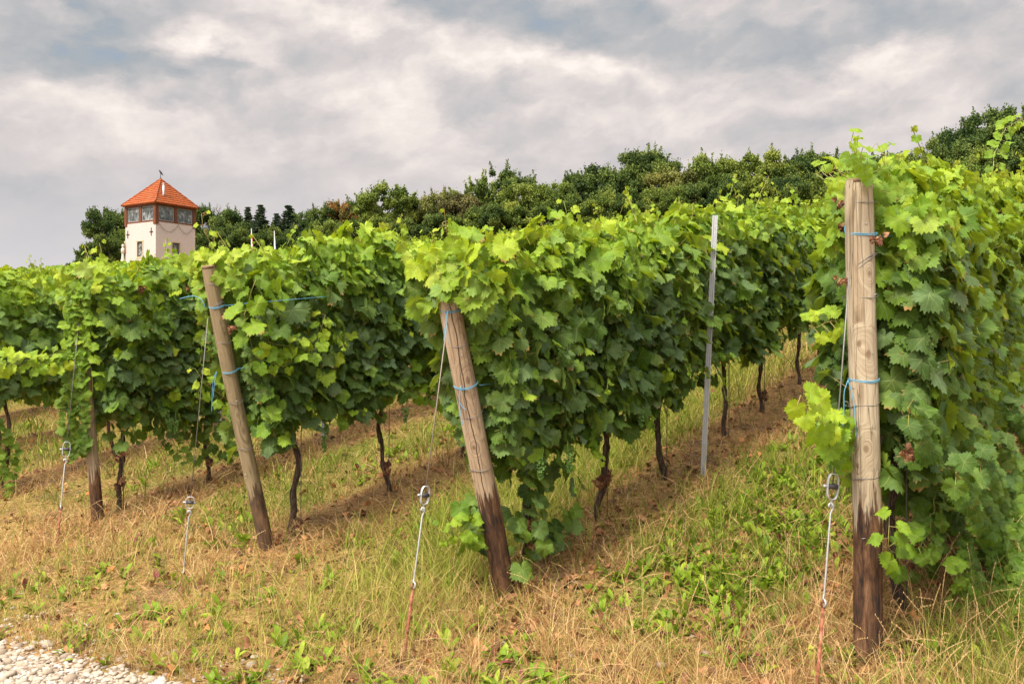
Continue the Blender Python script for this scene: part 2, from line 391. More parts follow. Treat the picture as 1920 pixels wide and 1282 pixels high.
m, t, out = mat('withered_leaf'); a = attr(t).outputs['Color']; ag, rn, du = t.xyz(a)
pbr(t, out, t.ramp(rn, [(0, (.07, .028, .018)), (.5, (.19, .085, .045)), (1, (.36, .21, .11))]), .8, .15); DRY = m
PLASTER = None

# ------------------------------------------------------------------ vine leaves
_PA = [0, 14, 27, 40, 55, 70, 84, 98, 112, 130, 148, 162, 172, 180]
_PR = [.63, .57, .47, .51, .575, .53, .44, .475, .50, .48, .45, .38, .25, .07]
def leaf_template(lod):
    nb = {0: 48, 1: 26, 2: 12, 3: 8}[lod]
    if lod >= 2: ang = np.array({2: [0, 30, 55, 85, 112, 155], 3: [0, 55, 112, 150]}[lod], float)
    if lod >= 2:
        ang = np.concatenate((ang, [180], -ang[1:][::-1])); nb = len(ang)
    else: ang = -180 + 360 * np.arange(nb) / nb
    r = np.interp(np.abs(ang), _PA, _PR)
    if lod == 0: r = r * (1 + .085 * np.where(np.arange(nb) % 2, 1, -1) * (np.abs(ang) < 168))
    if lod == 1: r = r * (1 + .05 * np.where(np.arange(nb) % 2, 1, -1) * (np.abs(ang) < 168))
    a = np.radians(ang); out = np.stack([np.sin(a) * r, np.cos(a) * r], 1)
    f = []
    if lod <= 1:
        inner = out[::2] * .52; ni = len(inner)
        v = np.concatenate(([[0, 0]], inner, out)); o0 = 1 + ni
        for i in range(ni):
            j = (i + 1) % ni
            f.append((0, 1 + j, 1 + i))
            a0, a1, a2 = o0 + 2 * i, o0 + 2 * i + 1, o0 + (2 * i + 2) % nb
            f += [(1 + i, a1, a0), (1 + i, 1 + j, a1), (1 + j, a2, a1)]
    else:
        v = np.concatenate(([[0, 0]], out))
        for i in range(nb): f.append((0, 1 + (i + 1) % nb, 1 + i))
    return v, np.array(f, np.int32)
TPL = [leaf_template(i) for i in range(4)]
def unit(a): return a / np.maximum(np.linalg.norm(a, axis=1, keepdims=True), 1e-9)
def leaves(rs, pos, N, T, size, age, dust, lod, curl=1.0):
    """arrays -> verts, tris, uv, colour"""
    n = len(pos); tv, tf = TPL[lod]; m_ = len(tv)
    N = unit(N); T = unit(T - N * np.sum(T * N, 1, keepdims=True)); B = np.cross(T, N)
    x = np.repeat(tv[None, :, 0], n, 0); y = np.repeat(tv[None, :, 1], n, 0)
    asp = rs.uniform(.85, 1.15, (n, 1)); sk = rs.uniform(-.15, .15, (n, 1))
    rr = np.sqrt(x * x + y * y); th = np.arctan2(x, y)
    fold = rs.uniform(-.05, .42, (n, 1)) * curl; cy = rs.uniform(-.05, .6, (n, 1)) * curl; ph = rs.uniform(0, 6.28, (n, 1)); wv = rs.uniform(.03, .13, (n, 1)) * curl
    z = fold * np.abs(x) - cy * np.abs(y) * y * 1.2 - .55 * curl * rs.uniform(0, 1, (n, 1)) * x * x * 2 + wv * np.sin(3 * th + ph) * rr * 2 + .02 * np.sin(9 * th + ph * 2) * rr * 2
    X = (x * asp + sk * y) * size[:, None]; Y = y * size[:, None]; Z = z * size[:, None]
    V = pos[:, None, :] + X[..., None] * B[:, None, :] + Y[..., None] * T[:, None, :] + Z[..., None] * N[:, None, :]
    Fc = (tf[None] + (np.arange(n) * m_)[:, None, None]).reshape(-1, 3)
    uv = np.stack([x, y, np.zeros_like(x)], 2).reshape(-1, 3)
    col = np.stack([age, rs.rand(n), dust, np.ones(n)], 1); col = np.repeat(col[:, None, :], m_, 1).reshape(-1, 4)
    return V.reshape(-1, 3), Fc, uv, col
def strips(A, Bp, w=.0016):
    """petioles: thin crossed strips from A to B"""
    n = len(A); d = unit(Bp - A); s1 = unit(np.cross(d, np.array([[.3, .2, 1.0]]) + d * .01)) * w; s2 = np.cross(d, s1)
    V = np.stack([A - s1, A + s1, Bp + s1, Bp - s1, A - s2, A + s2, Bp + s2, Bp - s2], 1).reshape(-1, 3)
    b = (np.arange(n) * 8)[:, None]; Fc = np.concatenate([b + [[0, 1, 2]], b + [[0, 2, 3]], b + [[4, 5, 6]], b + [[4, 6, 7]]])
    return V, Fc
class LV:
    """collects leaves and petioles for one mesh"""
    def __init__(s): s.p = []; s.n = 0
    def add(s, V, Fc, uv=None, col=None, mi=0):
        if uv is None: uv = np.zeros((len(V), 3)); col = np.tile([[.8, .5, 0, 1]], (len(V), 1))
        s.p.append((V, Fc + s.n, uv, col, np.full(len(Fc), mi))); s.n += len(V)
    def mesh(s, name, mats):
        V, Fc, uv, col, mi = (np.concatenate([q[i] for q in s.p]) for i in range(5))
        return np_mesh(name, V, Fc.ravel(), np.full(len(Fc), 3), mats, col, uv, True, mi)

def canopy(seed, lod, n=720, L=1.2, z0=.75, z1=2.03, w=.24, size=.135, xmin=None, low=None, tip=8, slope=SL, lush=0.0, petiole=True):
    rs = np.random.RandomState(seed); lv = LV()
    N_ = int(n * 1.0); x = rs.uniform(-L / 2 - .05, L / 2 + .05, N_); zz = rs.rand(N_)
    drop = .55 * (fbm(x * 2.6 + 50, np.full(N_, seed * 1.7), seed) - .55)
    lo = z0 + drop; hi = z1 + .30 * (fbm(x * 3.1, np.full(N_, 9.), seed + 3) - .5) * 2
    z = lo + (hi - lo) * zz
    if xmin is not None: x = np.maximum(x, -L / 2) ; k = x > xmin(z) + rs.uniform(-.03, .10, N_); 
    else: k = np.ones(N_, bool)
    side = np.where(rs.rand(N_) < .5, 1., -1.)
    tt = (z - z0) / (z1 - z0); prof = (.86 + .35 * np.sin(np.clip(tt, 0, 1) * 2.6)) * np.where(tt > .85, 1 - (tt - .85) * 2.2, 1)
    bulge = .42 * (fbm(x * 3.4 + 11, z * 2.6 + side * 7, seed + 5, 3) - .5) * 2
    depth = np.abs(rs.normal(0, .38, N_)); depth = np.where(rs.rand(N_) < .10, rs.rand(N_), depth)
    y = side * w * np.clip(prof + bulge, .3, 1.6) * np.clip(1 - depth, .0, 1)
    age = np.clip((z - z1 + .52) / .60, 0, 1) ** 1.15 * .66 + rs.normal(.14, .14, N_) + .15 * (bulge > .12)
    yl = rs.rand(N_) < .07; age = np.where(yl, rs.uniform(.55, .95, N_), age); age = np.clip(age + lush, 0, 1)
    sz = size * rs.lognormal(0, .24, N_) * (1 - .28 * age); sz = np.clip(sz, size * .45, size * 1.55)
    Nn = np.stack([rs.normal(0, .38, N_), side * rs.uniform(.35, 1.0, N_), rs.uniform(.05, .95, N_)], 1) + rs.normal(0, .12, (N_, 3))
    topm = z > hi - .16; Nn[topm] += np.stack([rs.normal(0, .5, topm.sum()), rs.normal(0, .4, topm.sum()), np.full(topm.sum(), .5)], 1)
    Tt = np.stack([rs.normal(0, .55, N_), rs.normal(0, .25, N_) + side * .15, np.full(N_, -1.0)], 1)
    dust = np.clip(rs.normal(.42, .36, N_) * (1 - age * 1.5), 0, 1)
    pos = np.stack([x, y, z + slope * x], 1)[k]; args = (Nn[k], Tt[k], sz[k], age[k], dust[k])
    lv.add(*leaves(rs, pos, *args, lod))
    if petiole:
        q = rs.rand(len(pos)) < .5; pp = pos[q]; b = pp - args[0][q] * .05 * rs.uniform(.6, 1.4, (q.sum(), 1)); b[:, 2] -= .02; b[:, 1] *= .7
        V, Fc = strips(pp, b, .0016); lv.add(V, Fc, mi=1)
    for i in range(9 if lod < 2 else 0):     # lateral shoots leaning out of both faces
        sd = -1 if rs.rand() < .6 else 1; m_ = rs.randint(5, 9); u_ = np.linspace(0, 1, m_)[:, None]; h = rs.uniform(.18, .42)
        x0_ = rs.uniform(-L / 2, L / 2); zz_ = rs.uniform(z0, z1 - .15)
        if xmin is not None and x0_ < xmin(zz_) + .1: continue
        p0 = np.array([x0_, sd * w * .75, zz_ + slope * x0_]); dv = np.array([rs.normal(0, .5), sd * rs.uniform(.25, .6), rs.normal(.1, .75)])
        ln = p0 + u_ * dv * h * np.array([1, 1, 1.]) - np.array([0, 0, .10]) * u_ ** 2
        V, Fc = strips(ln[:-1], ln[1:], .0018); lv.add(V, Fc, mi=1)
        az = rs.uniform(0, 6.28) + np.arange(m_) * 2.8; ot = np.stack([np.cos(az), np.full(m_, sd * .5), np.sin(az) * .6], 1); fr = u_[:, 0]
        ps = ln + ot * .045 * (1 - .5 * u_); ag = np.clip(rs.uniform(.15, .6) + .45 * fr + rs.normal(0, .06, m_), 0, 1)
        lv.add(*leaves(rs, ps, np.array([[0, sd, .5]]) + ot * .4 + rs.normal(0, .25, (m_, 3)), ot * .6 + np.array([[0, 0, -.8]]), size * (.80 - .5 * fr) * rs.uniform(.8, 1.2, m_), ag, np.zeros(m_), lod))
        if petiole: V, Fc = strips(ln, ps, .0012); lv.add(V, Fc, mi=1)
    if xmin is not None:     # leaves closing the end of the row
        m_ = 190; ze = rs.uniform(z0 + .1, z1 + .03, m_); xe = xmin(ze) + np.abs(rs.normal(0, .07, m_)); ye = rs.uniform(-w, w, m_) * .95
        ag = np.clip((ze - z1 + .6) / .6, 0, 1) * .7 + rs.normal(.2, .15, m_)
        lv.add(*leaves(rs, np.stack([xe, ye, ze + slope * xe], 1), np.stack([np.full(m_, -1.), rs.normal(-.4, .5, m_), rs.uniform(.1, .9, m_)], 1), np.stack([rs.normal(0, .2, m_), rs.normal(0, .5, m_), np.full(m_, -1.)], 1),
                       size * rs.uniform(.6, 1.15, m_), np.clip(ag, 0, 1), np.clip(rs.normal(.2, .3, m_), 0, 1), lod))
    # shoots standing above the canopy
    for i in range(tip):
        sx = rs.uniform(-L / 2, L / 2); h = rs.uniform(.06, .23) * (1.8 if rs.rand() < .15 else 1)
        if xmin is not None and sx < xmin(z1): continue
        p0 = np.array([sx, rs.normal(0, .08), z1 - .05 + slope * sx]); dx = rs.normal(0, .22, 2)
        m_ = max(4, int(h / .040)); u_ = np.linspace(0, 1, m_)[:, None]
        ln = p0 + np.concatenate([u_ * dx[0] * h * 2, u_ * dx[1] * h * 2, u_ * h], 1)
        V, Fc = strips(ln[:-1], ln[1:], .0022); lv.add(V, Fc, mi=1)
        az = rs.uniform(0, 6.28) + np.arange(m_) * 2.6
        ot = np.stack([np.cos(az), np.sin(az), np.zeros(m_)], 1); fr = u_[:, 0]
        ps = ln + ot * .04 * (1 - .6 * u_); Nn2 = ot * .8 + np.array([0, 0, 1.]) * rs.uniform(.1, 1, (m_, 1)); T2 = ot * .7 + np.array([0, 0, -1.]) * rs.uniform(-.2, 1, (m_, 1))
        s2 = size * (.82 - .55 * fr) * rs.uniform(.8, 1.2, m_); ag = np.clip(.50 + .45 * fr + rs.normal(0, .1, m_), 0, 1)
        lv.add(*leaves(rs, ps, Nn2, T2, s2, ag, np.zeros(m_), lod))
        if petiole: V, Fc = strips(ln, ps, .0012); lv.add(V, Fc, mi=1)
    if low is not None:      # sucker growth near the ground: (x0,x1,y0,y1,z0,z1,count)
        for (a, b_, c_, d_, e_, f_, cnt) in low:
            pos = np.stack([rs.uniform(a, b_, cnt), rs.uniform(c_, d_, cnt), rs.uniform(e_, f_, cnt)], 1); pos[:, 2] += slope * pos[:, 0]
            Nn3 = np.stack([rs.normal(-.2, .5, cnt), rs.normal(-.5, .5, cnt), rs.uniform(.2, 1, cnt)], 1); T3 = np.stack([rs.normal(0, .6, cnt), rs.normal(-.2, .3, cnt), np.full(cnt, -1.)], 1)
            ag = np.clip(rs.normal(.3, .2, cnt), 0, 1)
            lv.add(*leaves(rs, pos, Nn3, T3, size * rs.uniform(.55, 1.05, cnt), ag, np.clip(rs.normal(.25, .3, cnt), 0, 1), lod))
    return lv
def trunk_mesh(seed, name='trunk', fine=True):
    rg = random.Random(seed); mb = MB(); pts = []; h = .92; n = 26 if fine else 7
    lx, ly = rg.uniform(-.08, .08), rg.uniform(-.04, .04); a1, a2 = rg.uniform(0, 6), rg.uniform(0, 6)
    for i in range(n):
        q = i / (n - 1); pts.append((lx * q + .024 * math.sin(a1 + q * 6) + .010 * math.sin(a2 * 3 + q * 17), ly * q + .018 * math.sin(a2 + q * 8) + .008 * math.sin(a1 + q * 21), -.12 + (h + .12) * q))
    r = rg.uniform(.017, .023)
    rad = [r * (1.25 - .45 * i / (n - 1)) * (1 + .42 * (rg.random() - .5)) for i in range(n)]
    if fine: rad[n // 2] *= 1.25; rad[-1] *= 1.5
    mb.tube(pts, rad, 12 if fine else 6, True, .34, rg)
    e = Vector(pts[-1])
    for sgn in (-1, 1):
        arm = [e + Vector((0, 0, -.03)), e + Vector((sgn * .10, 0, .07)), e + Vector((sgn * .25, rg.uniform(-.02, .02), .10 + SL * sgn * .25)), e + Vector((sgn * .5, 0, .03 + SL * sgn * .5))]
        mb.tube(arm, [r * .7, r * .55, r * .4, r * .3], 6, True, .25, rg)
    return mb.mesh(name, BARK)
def grape_mesh(seed):
    rg = random.Random(seed); mb = MB()
    for i in range(62):
        q = rg.random() ** .8; rr = .030 * (1 - q * .75); a = rg.uniform(0, 6.28); r_ = rr * math.sqrt(rg.random())
        mb.ball((r_ * math.cos(a) * 1.2, r_ * math.sin(a) * 1.2, -.02 - q * .12), .0068 * rg.uniform(.8, 1.15), 6, 4)
    mb.tube([(0, 0, .05), (0, 0, -.12)], .0018, 4)
    return mb.mesh('grape_cluster', GRAPE)
def dry_mesh(seed, n=9):
    rs = np.random.RandomState(seed); lv = LV()
    pos = np.stack([rs.normal(0, .03, n), rs.normal(0, .03, n), rs.uniform(-.04, .06, n)], 1)
    Nn = np.stack([pos[:, 0] * 20, pos[:, 1] * 20, rs.uniform(-.3, .6, n)], 1) + rs.normal(0, .3, (n, 3)); Tt = np.stack([rs.normal(0, .4, n), rs.normal(0, .4, n), np.full(n, -1.)], 1)
    lv.add(*leaves(rs, pos, Nn, Tt, rs.uniform(.045, .085, n), np.zeros(n), np.zeros(n), 1, 3.2))
    return lv.mesh('withered_leaves', [DRY])

GRAPES = [grape_mesh(i) for i in range(3)]; DRYM = [dry_mesh(i + 40) for i in range(4)]
TR_F = [trunk_mesh(i + 3) for i in range(7)]; TR_C = [trunk_mesh(i + 60, fine=False) for i in range(4)]
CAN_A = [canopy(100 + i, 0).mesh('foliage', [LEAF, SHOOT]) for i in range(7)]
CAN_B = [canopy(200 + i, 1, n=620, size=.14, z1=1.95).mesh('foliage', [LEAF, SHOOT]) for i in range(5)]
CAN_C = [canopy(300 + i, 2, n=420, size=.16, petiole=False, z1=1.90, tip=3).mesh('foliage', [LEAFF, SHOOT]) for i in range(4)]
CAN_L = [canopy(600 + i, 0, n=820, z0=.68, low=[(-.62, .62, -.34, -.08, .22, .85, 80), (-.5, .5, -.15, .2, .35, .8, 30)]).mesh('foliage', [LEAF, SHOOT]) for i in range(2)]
# end-of-row canopies, cut along the lean of their post
def end_cut(s0, lean, h, over):
    def f(z):
        z = np.asarray(z, float); return -s0 - lean * np.clip(z, 0, h) / h + .06 - over * (z > h - .12)
    return f
END = {0: dict(s0=.52, lean=.14, h=2.19, over=-.08, seed=400), 1: dict(s0=.24, lean=.535, h=1.78, over=.14, seed=401),
       2: dict(s0=.26, lean=.48, h=1.95, over=.05, seed=402), 3: dict(s0=.21, lean=.16, h=1.9, over=.10, seed=403)}
LOW = {0: [(.15, .6, -.25, .1, .45, .8, 40)], 1: [(-.28, .42, -.20, .18, .10, .85, 120), (-.5, -.15, .02, .25, .25, .6, 16)], 2: None,
       3: [(-.2, .5, -.15, .2, .55, .85, 40)]}
CAN_E = {k: canopy(e['seed'], 0, n=1200 if k else 1700, L=1.75, size=.13, xmin=end_cut(e['s0'], e['lean'], e['h'], e['over']), low=LOW[k], tip=6, z1={0: 2.14, 1: 1.97, 2: 2.06, 3: 2.06}[k]).mesh('foliage', [LEAF, SHOOT]) for k, e in END.items()}

ORD = ['first', 'second', 'third', 'fourth', 'fifth', 'sixth', 'seventh', 'eighth', 'ninth', 'tenth', 'eleventh', 'twelfth', 'thirteenth', 'fourteenth', 'fifteenth', 'sixteenth',
       'seventeenth', 'eighteenth', 'nineteenth', 'twentieth', 'twenty-first', 'twenty-second', 'twenty-third', 'twenty-fourth', 'twenty-fifth', 'twenty-sixth', 'twenty-seventh', 'twenty-eighth', 'twenty-ninth', 'thirtieth', 'thirty-first', 'thirty-second', 'thirty-third', 'thirty-fourth', 'thirty-fifth', 'thirty-sixth', 'thirty-seventh', 'thirty-eighth', 'thirty-ninth', 'fortieth']
ROWN = ['row behind the upright pale post', 'row behind the leaning cracked post', 'row behind the leaning post with bare top', 'row behind the creeper-wrapped post']
KNOWN = {0: [.52, 1.45, 2.2, 3.35], 1: [.24, 1.22, 2.27, 3.57, 4.54, 5.93], 2: [.26, 1.29, 2.35], 3: [.21, 1.08, 2.05]}
cand = []
rgv = random.Random(11)
for k in range(0, 36):
    ss = list(KNOWN.get(k, [rgv.uniform(.1, .5)]))
    while ss[-1] < 75: ss.append(ss[-1] + rgv.uniform(1.02, 1.18))
    for j, s in enumerate(ss):
        c = C0 + SP * k + rgv.uniform(-.03, .03); x, y = XY(R0 + s, c)
        if y < 1: continue
        u = CU + F * x / y; cand.append((math.hypot(x, y), k, j, s, c, x, y, u))
cand.sort()
near = [q for q in cand if -170 < q[7] < 2090][:288]
nearset = {(q[1], q[2]) for q in near}
cnt = {}
VINE = {}
near.sort(key=lambda q: (q[1], q[2]))
for (d, k, j, s, c, x, y, u) in near:
    i = cnt.get(k, 0); cnt[k] = i + 1
    z = float(Gxy(x, y))
    if k < 4: lab = (('end grapevine' if i == 0 else ORD[i] + ' grapevine') + ' of the ' + ROWN[k])
    else: lab = '%s grapevine in view from the left, in the %s vine row from the right' % (ORD[i], ORD[k])
    e = empty('grapevine', (x, y, z), ROT, label=lab, cat='grapevine', group='grapevines trained in rows')
    VINE[(k, j)] = e
    if k < 4 and j == 0:
        cm = CAN_E[k]; tm = TR_F[k % 7]; lod = 0
    elif k == 0 and j in (1, 2, 3, 4, 5): cm = CAN_L[j % 2]; tm = TR_F[j % 7]; lod = 0
    elif d < 10.5: cm = CAN_A[(j * 3 + k * 5) % 7]; tm = TR_F[(j * 3 + k) % 7]; lod = 0
    elif d < 20: cm = CAN_B[(j * 2 + k * 3) % 5]; tm = TR_F[(j + k) % 7]; lod = 1
    else: cm = CAN_C[(j + k) % 4]; tm = TR_C[(j + k) % 4]; lod = 2
    o = link('foliage', cm, e)
    if not (k < 4 and j == 0): o.scale = (1, rgv.uniform(.88, 1.15), rgv.uniform(.95, 1.055))
    if (k >= 2 and j >= 2) or k >= 4: o.scale.z *= .925
    link('trunk', tm, e)
    if lod == 0 or (lod == 1 and j % 2 == 0):
        for _ in range(2 if lod == 0 else 1):
            g = link('grape_cluster', GRAPES[rgv.randrange(3)], e, (rgv.uniform(-.4, .4), rgv.uniform(-.26, -.10), rgv.uniform(.72, .86))); g.rotation_euler = (rgv.uniform(-.2, .2), 0, rgv.uniform(0, 6))
        if rgv.random() < .75:
            link('withered_leaves', DRYM[rgv.randrange(4)], e, (rgv.uniform(-.03, .03), -.03, rgv.uniform(.04, .32))).scale = (.62, .62, rgv.uniform(.6, 1.0))
        if lod == 0 and k < 4 and d < 10:
            r2 = random.Random(k * 10 + j); mb = MB(); lx = r2.uniform(-.03, .03)
            mb.tube([(lx, 0, -.1), (lx + r2.uniform(-.02, .02), 0, 1.15)], .0036, 6)
            stk = mb.build('plant_stake', WIRE, None, loc=(x - CX * .045, y - CY * .045, z)); stk.rotation_euler = (0, 0, ROT)
            tag(stk, 'thin metal stake at the %s trunk, %s' % ('end' if i == 0 else ORD[i], ROWN[k]), 'plant stake', 'thin stakes beside the vine trunks')
# everything farther away: one mass
far = [q for q in cand if (q[1], q[2]) not in nearset and -500 < q[7] < 2300 and q[0] > 12 and q[0] < 70]
lvf = LV()
FT = [canopy(500 + i, 3, n=130, size=.25, tip=0, z1=1.9, petiole=False, L=1.2) for i in range(3)]
parts = []
for i, (d, k, j, s, c, x, y, u) in enumerate(far):
    z = float(Gxy(x, y)); M_ = np.array([[RX, CX, 0], [RY, CY, 0], [0, 0, 1]])
    for (V, Fc, uv, col, mi) in FT[i % 3].p:
        if mi[0] == 1: continue
        base = FT[i % 3]
        V2 = V @ M_.T + np.array([x, y, z]); off = Fc.min(); lvf.add(V2, Fc - off, uv, col)
fo = link('distant_vines', lvf.mesh('distant_vines', [LEAFF, SHOOT]))
tag(fo, 'far green mass of vine rows running up the slope to the wood', 'vines', None, 'stuff')

# ------------------------------------------------------------------ single shoots, drawn where they grow
def shoot(points, size, age, parent, gap=.06, seed=1, name='shoot', lod=0, side=.05, face=None, tendrils=0, grow=1.0):
    """points: world polyline; leaves alternate along it"""
    rs = np.random.RandomState(seed); pts = [np.array(p) for p in points]; lv = LV()
    seg = [np.linalg.norm(pts[i + 1] - pts[i]) for i in range(len(pts) - 1)]; tot = sum(seg); n = max(3, int(tot / gap))
    def at(q):
        l = q * tot
        for i, s_ in enumerate(seg):
            if l <= s_ or i == len(seg) - 1: return pts[i] + (pts[i + 1] - pts[i]) * min(1, l / s_)
            l -= s_
    qs = np.linspace(.02, .99, n); ln = np.array([at(q) for q in qs]) + rs.normal(0, .004, (n, 3))
    mb = MB(); mb.tube([tuple(p) for p in ln], [.0032 * (1 - .6 * q) for q in qs], 5)
    tng = unit(np.gradient(ln, axis=0)); view = np.array([[0, -1., .25]]) if face is None else np.array([face], float)
    lat = unit(np.cross(tng, view)) * np.where(np.arange(n) % 2, 1, -1)[:, None]
    ps = ln + lat * side * rs.uniform(.6, 1.3, (n, 1)) + view * .02
    Nn = view * 1.0 + lat * .35 + rs.normal(0, .35, (n, 3)) + np.array([[0, 0, .35]]); Tt = lat * .8 + np.array([[0, 0, -.8]]) + rs.normal(0, .2, (n, 3))
    sz = size * (1 - .6 * qs ** 1.5 * grow) * rs.uniform(.75, 1.2, n); ag = np.clip(age - .10 + .3 * qs + rs.normal(0, .08, n), 0, 1)
    lv.add(*leaves(rs, ps, Nn, Tt, sz, ag, np.clip(rs.normal(.05, .1, n) * (1 - ag), 0, 1), lod))
    V, Fc = strips(ln, ps, .0013); lv.add(V, Fc, mi=1)
    bv = np.array(mb.v); bf = np.array([tri for f in mb.f for tri in ([(f[0], f[i], f[i + 1]) for i in range(1, len(f) - 1)])])
    lv.add(bv, bf, mi=1)
    for i in range(tendrils):
        q = at(rs.uniform(.4, 1)); mt = MB(); tp = []
        a0 = rs.uniform(0, 6.28); dv = rs.normal(0, 1, 3) * .6
        for j in range(18):
            f = j / 17; cr = .018 * f * (1.15 - f) * 2
            tp.append(tuple(q + dv * .09 * f + np.array([math.cos(a0 + f * 9) * cr, 0, math.sin(a0 + f * 9) * cr])))
        mt.tube(tp, .0012, 4); bv = np.array(mt.v); bf = np.array([tri for f in mt.f for tri in ([(f[0], f[i2], f[i2 + 1]) for i2 in range(1, len(f) - 1)])]); lv.add(bv, bf, mi=1)
    me = lv.mesh(name, [LEAF, SHOOT]); o = link(name, me)
    o.parent = parent; o.matrix_parent_inverse = parent_matrix(parent).inverted(); return o
def parent_matrix(e): return Matrix.Translation(e.location) @ e.rotation_euler.to_matrix().to_4x4() if e.parent is None else Matrix.Identity(4)

V_ = VINE
def rp(k, pts, off=-.25): return [on_row(k, u, v, off) for u, v in pts]
shoot(rp(0, [(1650, 350), (1612, 305), (1592, 262)], -.03), .115, .5, V_[0, 0], .036, 1, tendrils=2)
shoot(rp(0, [(1700, 350), (1655, 305), (1648, 268)], -.06), .12, .5, V_[0, 0], .045, 2, tendrils=2)
shoot(rp(0, [(1690, 350), (1600, 322), (1530, 325)], .10), .115, .55, V_[0, 0], .045, 3)
shoot(rp(0, [(1700, 480), (1590, 450), (1562, 410)], .22), .15, .62, V_[0, 0], .06, 4)
shoot(rp(0, [(1690, 620), (1560, 600), (1520, 620)], .12), .12, .68, V_[0, 0], .055, 5)
shoot(rp(0, [(1690, 830), (1580, 800), (1530, 790), (1500, 735)], .06), .11, .62, V_[0, 0], .055, 6, grow=.15)
shoot(rp(0, [(1680, 900), (1590, 860), (1545, 820)], .08), .12, .45, V_[0, 0], .05, 7, grow=.2)
shoot(rp(0, [(1690, 1060), (1665, 1020), (1670, 960)], -.12), .09, .45, V_[0, 0], .05, 8, grow=.2)
shoot(rp(0, [(1860, 330), (1865, 290), (1885, 240), (1918, 222)], -.15), .08, .62, V_[0, 3], .085, 9, tendrils=3)
shoot(rp(0, [(1760, 900), (1740, 1000), (1720, 1030)], -.2), .09, .25, V_[0, 1], .035, 10, grow=.3)
shoot(rp(0, [(1830, 860), (1850, 960), (1880, 1060), (1905, 1110)], -.30), .085, .25, V_[0, 1], .032, 11, grow=.3, tendrils=2)
shoot(rp(0, [(1900, 840), (1890, 960), (1860, 1050), (1780, 1080)], -.30), .085, .3, V_[0, 1], .032, 12, grow=.3)
shoot(rp(0, [(1915, 930), (1880, 1010), (1900, 1100), (1890, 1175)], -.32), .08, .35, V_[0, 1], .03, 13, grow=.2, tendrils=2)
shoot(rp(0, [(1800, 800), (1880, 870), (1935, 960)], -.32), .09, .3, V_[0, 1], .035, 14, grow=.3)
shoot(rp(0, [(1700, 760), (1760, 850), (1800, 930)], -.25), .09, .2, V_[0, 1], .035, 15, grow=.2)
shoot(rp(0, [(1760, 930), (1740, 1010), (1730, 1080), (1760, 1110)], -.1), .075, .4, V_[0, 0], .032, 35, grow=.3)
shoot(rp(0, [(1900, 1000), (1840, 1080), (1800, 1130), (1830, 1180)], -.3), .075, .3, V_[0, 1], .03, 36, grow=.3)
shoot(rp(0, [(1930, 880), (1915, 1000), (1925, 1120), (1900, 1230)], -.28), .08, .4, V_[0, 1], .03, 38, grow=.3)
shoot(rp(0, [(1790, 880), (1860, 990), (1895, 1120)], -.42), .085, .25, V_[0, 1], .028, 41, grow=.4)
shoot(rp(0, [(1830, 860), (1910, 970), (1930, 1120)], -.44), .09, .2, V_[0, 1], .028, 42, grow=.4, tendrils=2)
shoot(rp(0, [(1820, 950), (1880, 1060), (1860, 1180)], -.38), .075, .4, V_[0, 1], .028, 43, grow=.4)
shoot(rp(0, [(1870, 830), (1940, 930), (1950, 1060)], -.42), .09, .2, V_[0, 1], .028, 44, grow=.4)
shoot(rp(0, [(1890, 760), (1950, 850), (1960, 960)], -.40), .095, .15, V_[0, 1], .030, 45, grow=.4)
L4 = [q for q in near if q[1] == 4][0]
if (4, L4[2]) in V_:
    shoot(rp(4, [(-15, 790), (25, 850), (20, 930)], -.15), .09, .4, V_[4, L4[2]], .035, 46, grow=.3)
    shoot(rp(4, [(-20, 840), (10, 900), (-5, 960)], -.25), .09, .5, V_[4, L4[2]], .035, 47, grow=.3)
shoot(rp(3, [(290, 770), (320, 820), (345, 860)], -.15), .09, .2, V_[3, 1], .03, 48, grow=.3)
shoot(rp(3, [(420, 760), (400, 820), (440, 860)], -.2), .095, .15, V_[3, 1], .03, 49, grow=.3)
shoot(rp(3, [(330, 780), (380, 830), (360, 870)], .0), .09, .2, V_[3, 1], .03, 50, grow=.3)
for i_, pl in enumerate(([(1790, 860, 5.4), (1850, 980, 5.0), (1880, 1080, 4.75), (1890, 1150, 4.55)], [(1830, 850, 5.5), (1895, 960, 5.0), (1915, 1060, 4.75), (1905, 1130, 4.6)], [(1860, 820, 5.8), (1930, 930, 5.1), (1945, 1040, 4.8), (1940, 1130, 4.6)],
                         [(1770, 900, 5.2), (1800, 1000, 4.95), (1840, 1060, 4.8), (1880, 1095, 4.7)], [(1800, 960, 5.0), (1840, 1060, 4.75), (1850, 1130, 4.6), (1890, 1165, 4.5)], [(1880, 900, 5.2), (1900, 1000, 4.9), (1935, 1080, 4.7), (1925, 1160, 4.5)], [(1740, 880, 5.0), (1755, 960, 4.85), (1790, 1030, 4.7), (1830, 1100, 4.6)])):
    shoot([P(*q) for q in pl], .08 + .006 * (i_ % 3), .12 + .07 * (i_ % 3), V_[0, 1], .034, 60 + i_, grow=.45, tendrils=i_ % 2)
shoot(rp(1, [(1050, 480), (1062, 420), (1058, 375)], -.05), .10, .78, V_[1, 1], .05, 16)
shoot(rp(1, [(900, 470), (850, 445), (835, 420)], -.1), .12, .6, V_[1, 0], .045, 17, tendrils=3)
shoot(rp(1, [(960, 500), (860, 500), (815, 480)], -.1), .12, .62, V_[1, 0], .05, 18, tendrils=2)
shoot(rp(1, [(930, 560), (880, 530), (850, 520)], -.15), .13, .55, V_[1, 0], .05, 19)
shoot(rp(1, [(930, 1000), (880, 990), (820, 1000)], .05), .095, .6, V_[1, 0], .04, 20)
shoot(rp(1, [(1280, 480), (1300, 400), (1300, 385)], -.05), .10, .75, V_[1, 2], .05, 21)
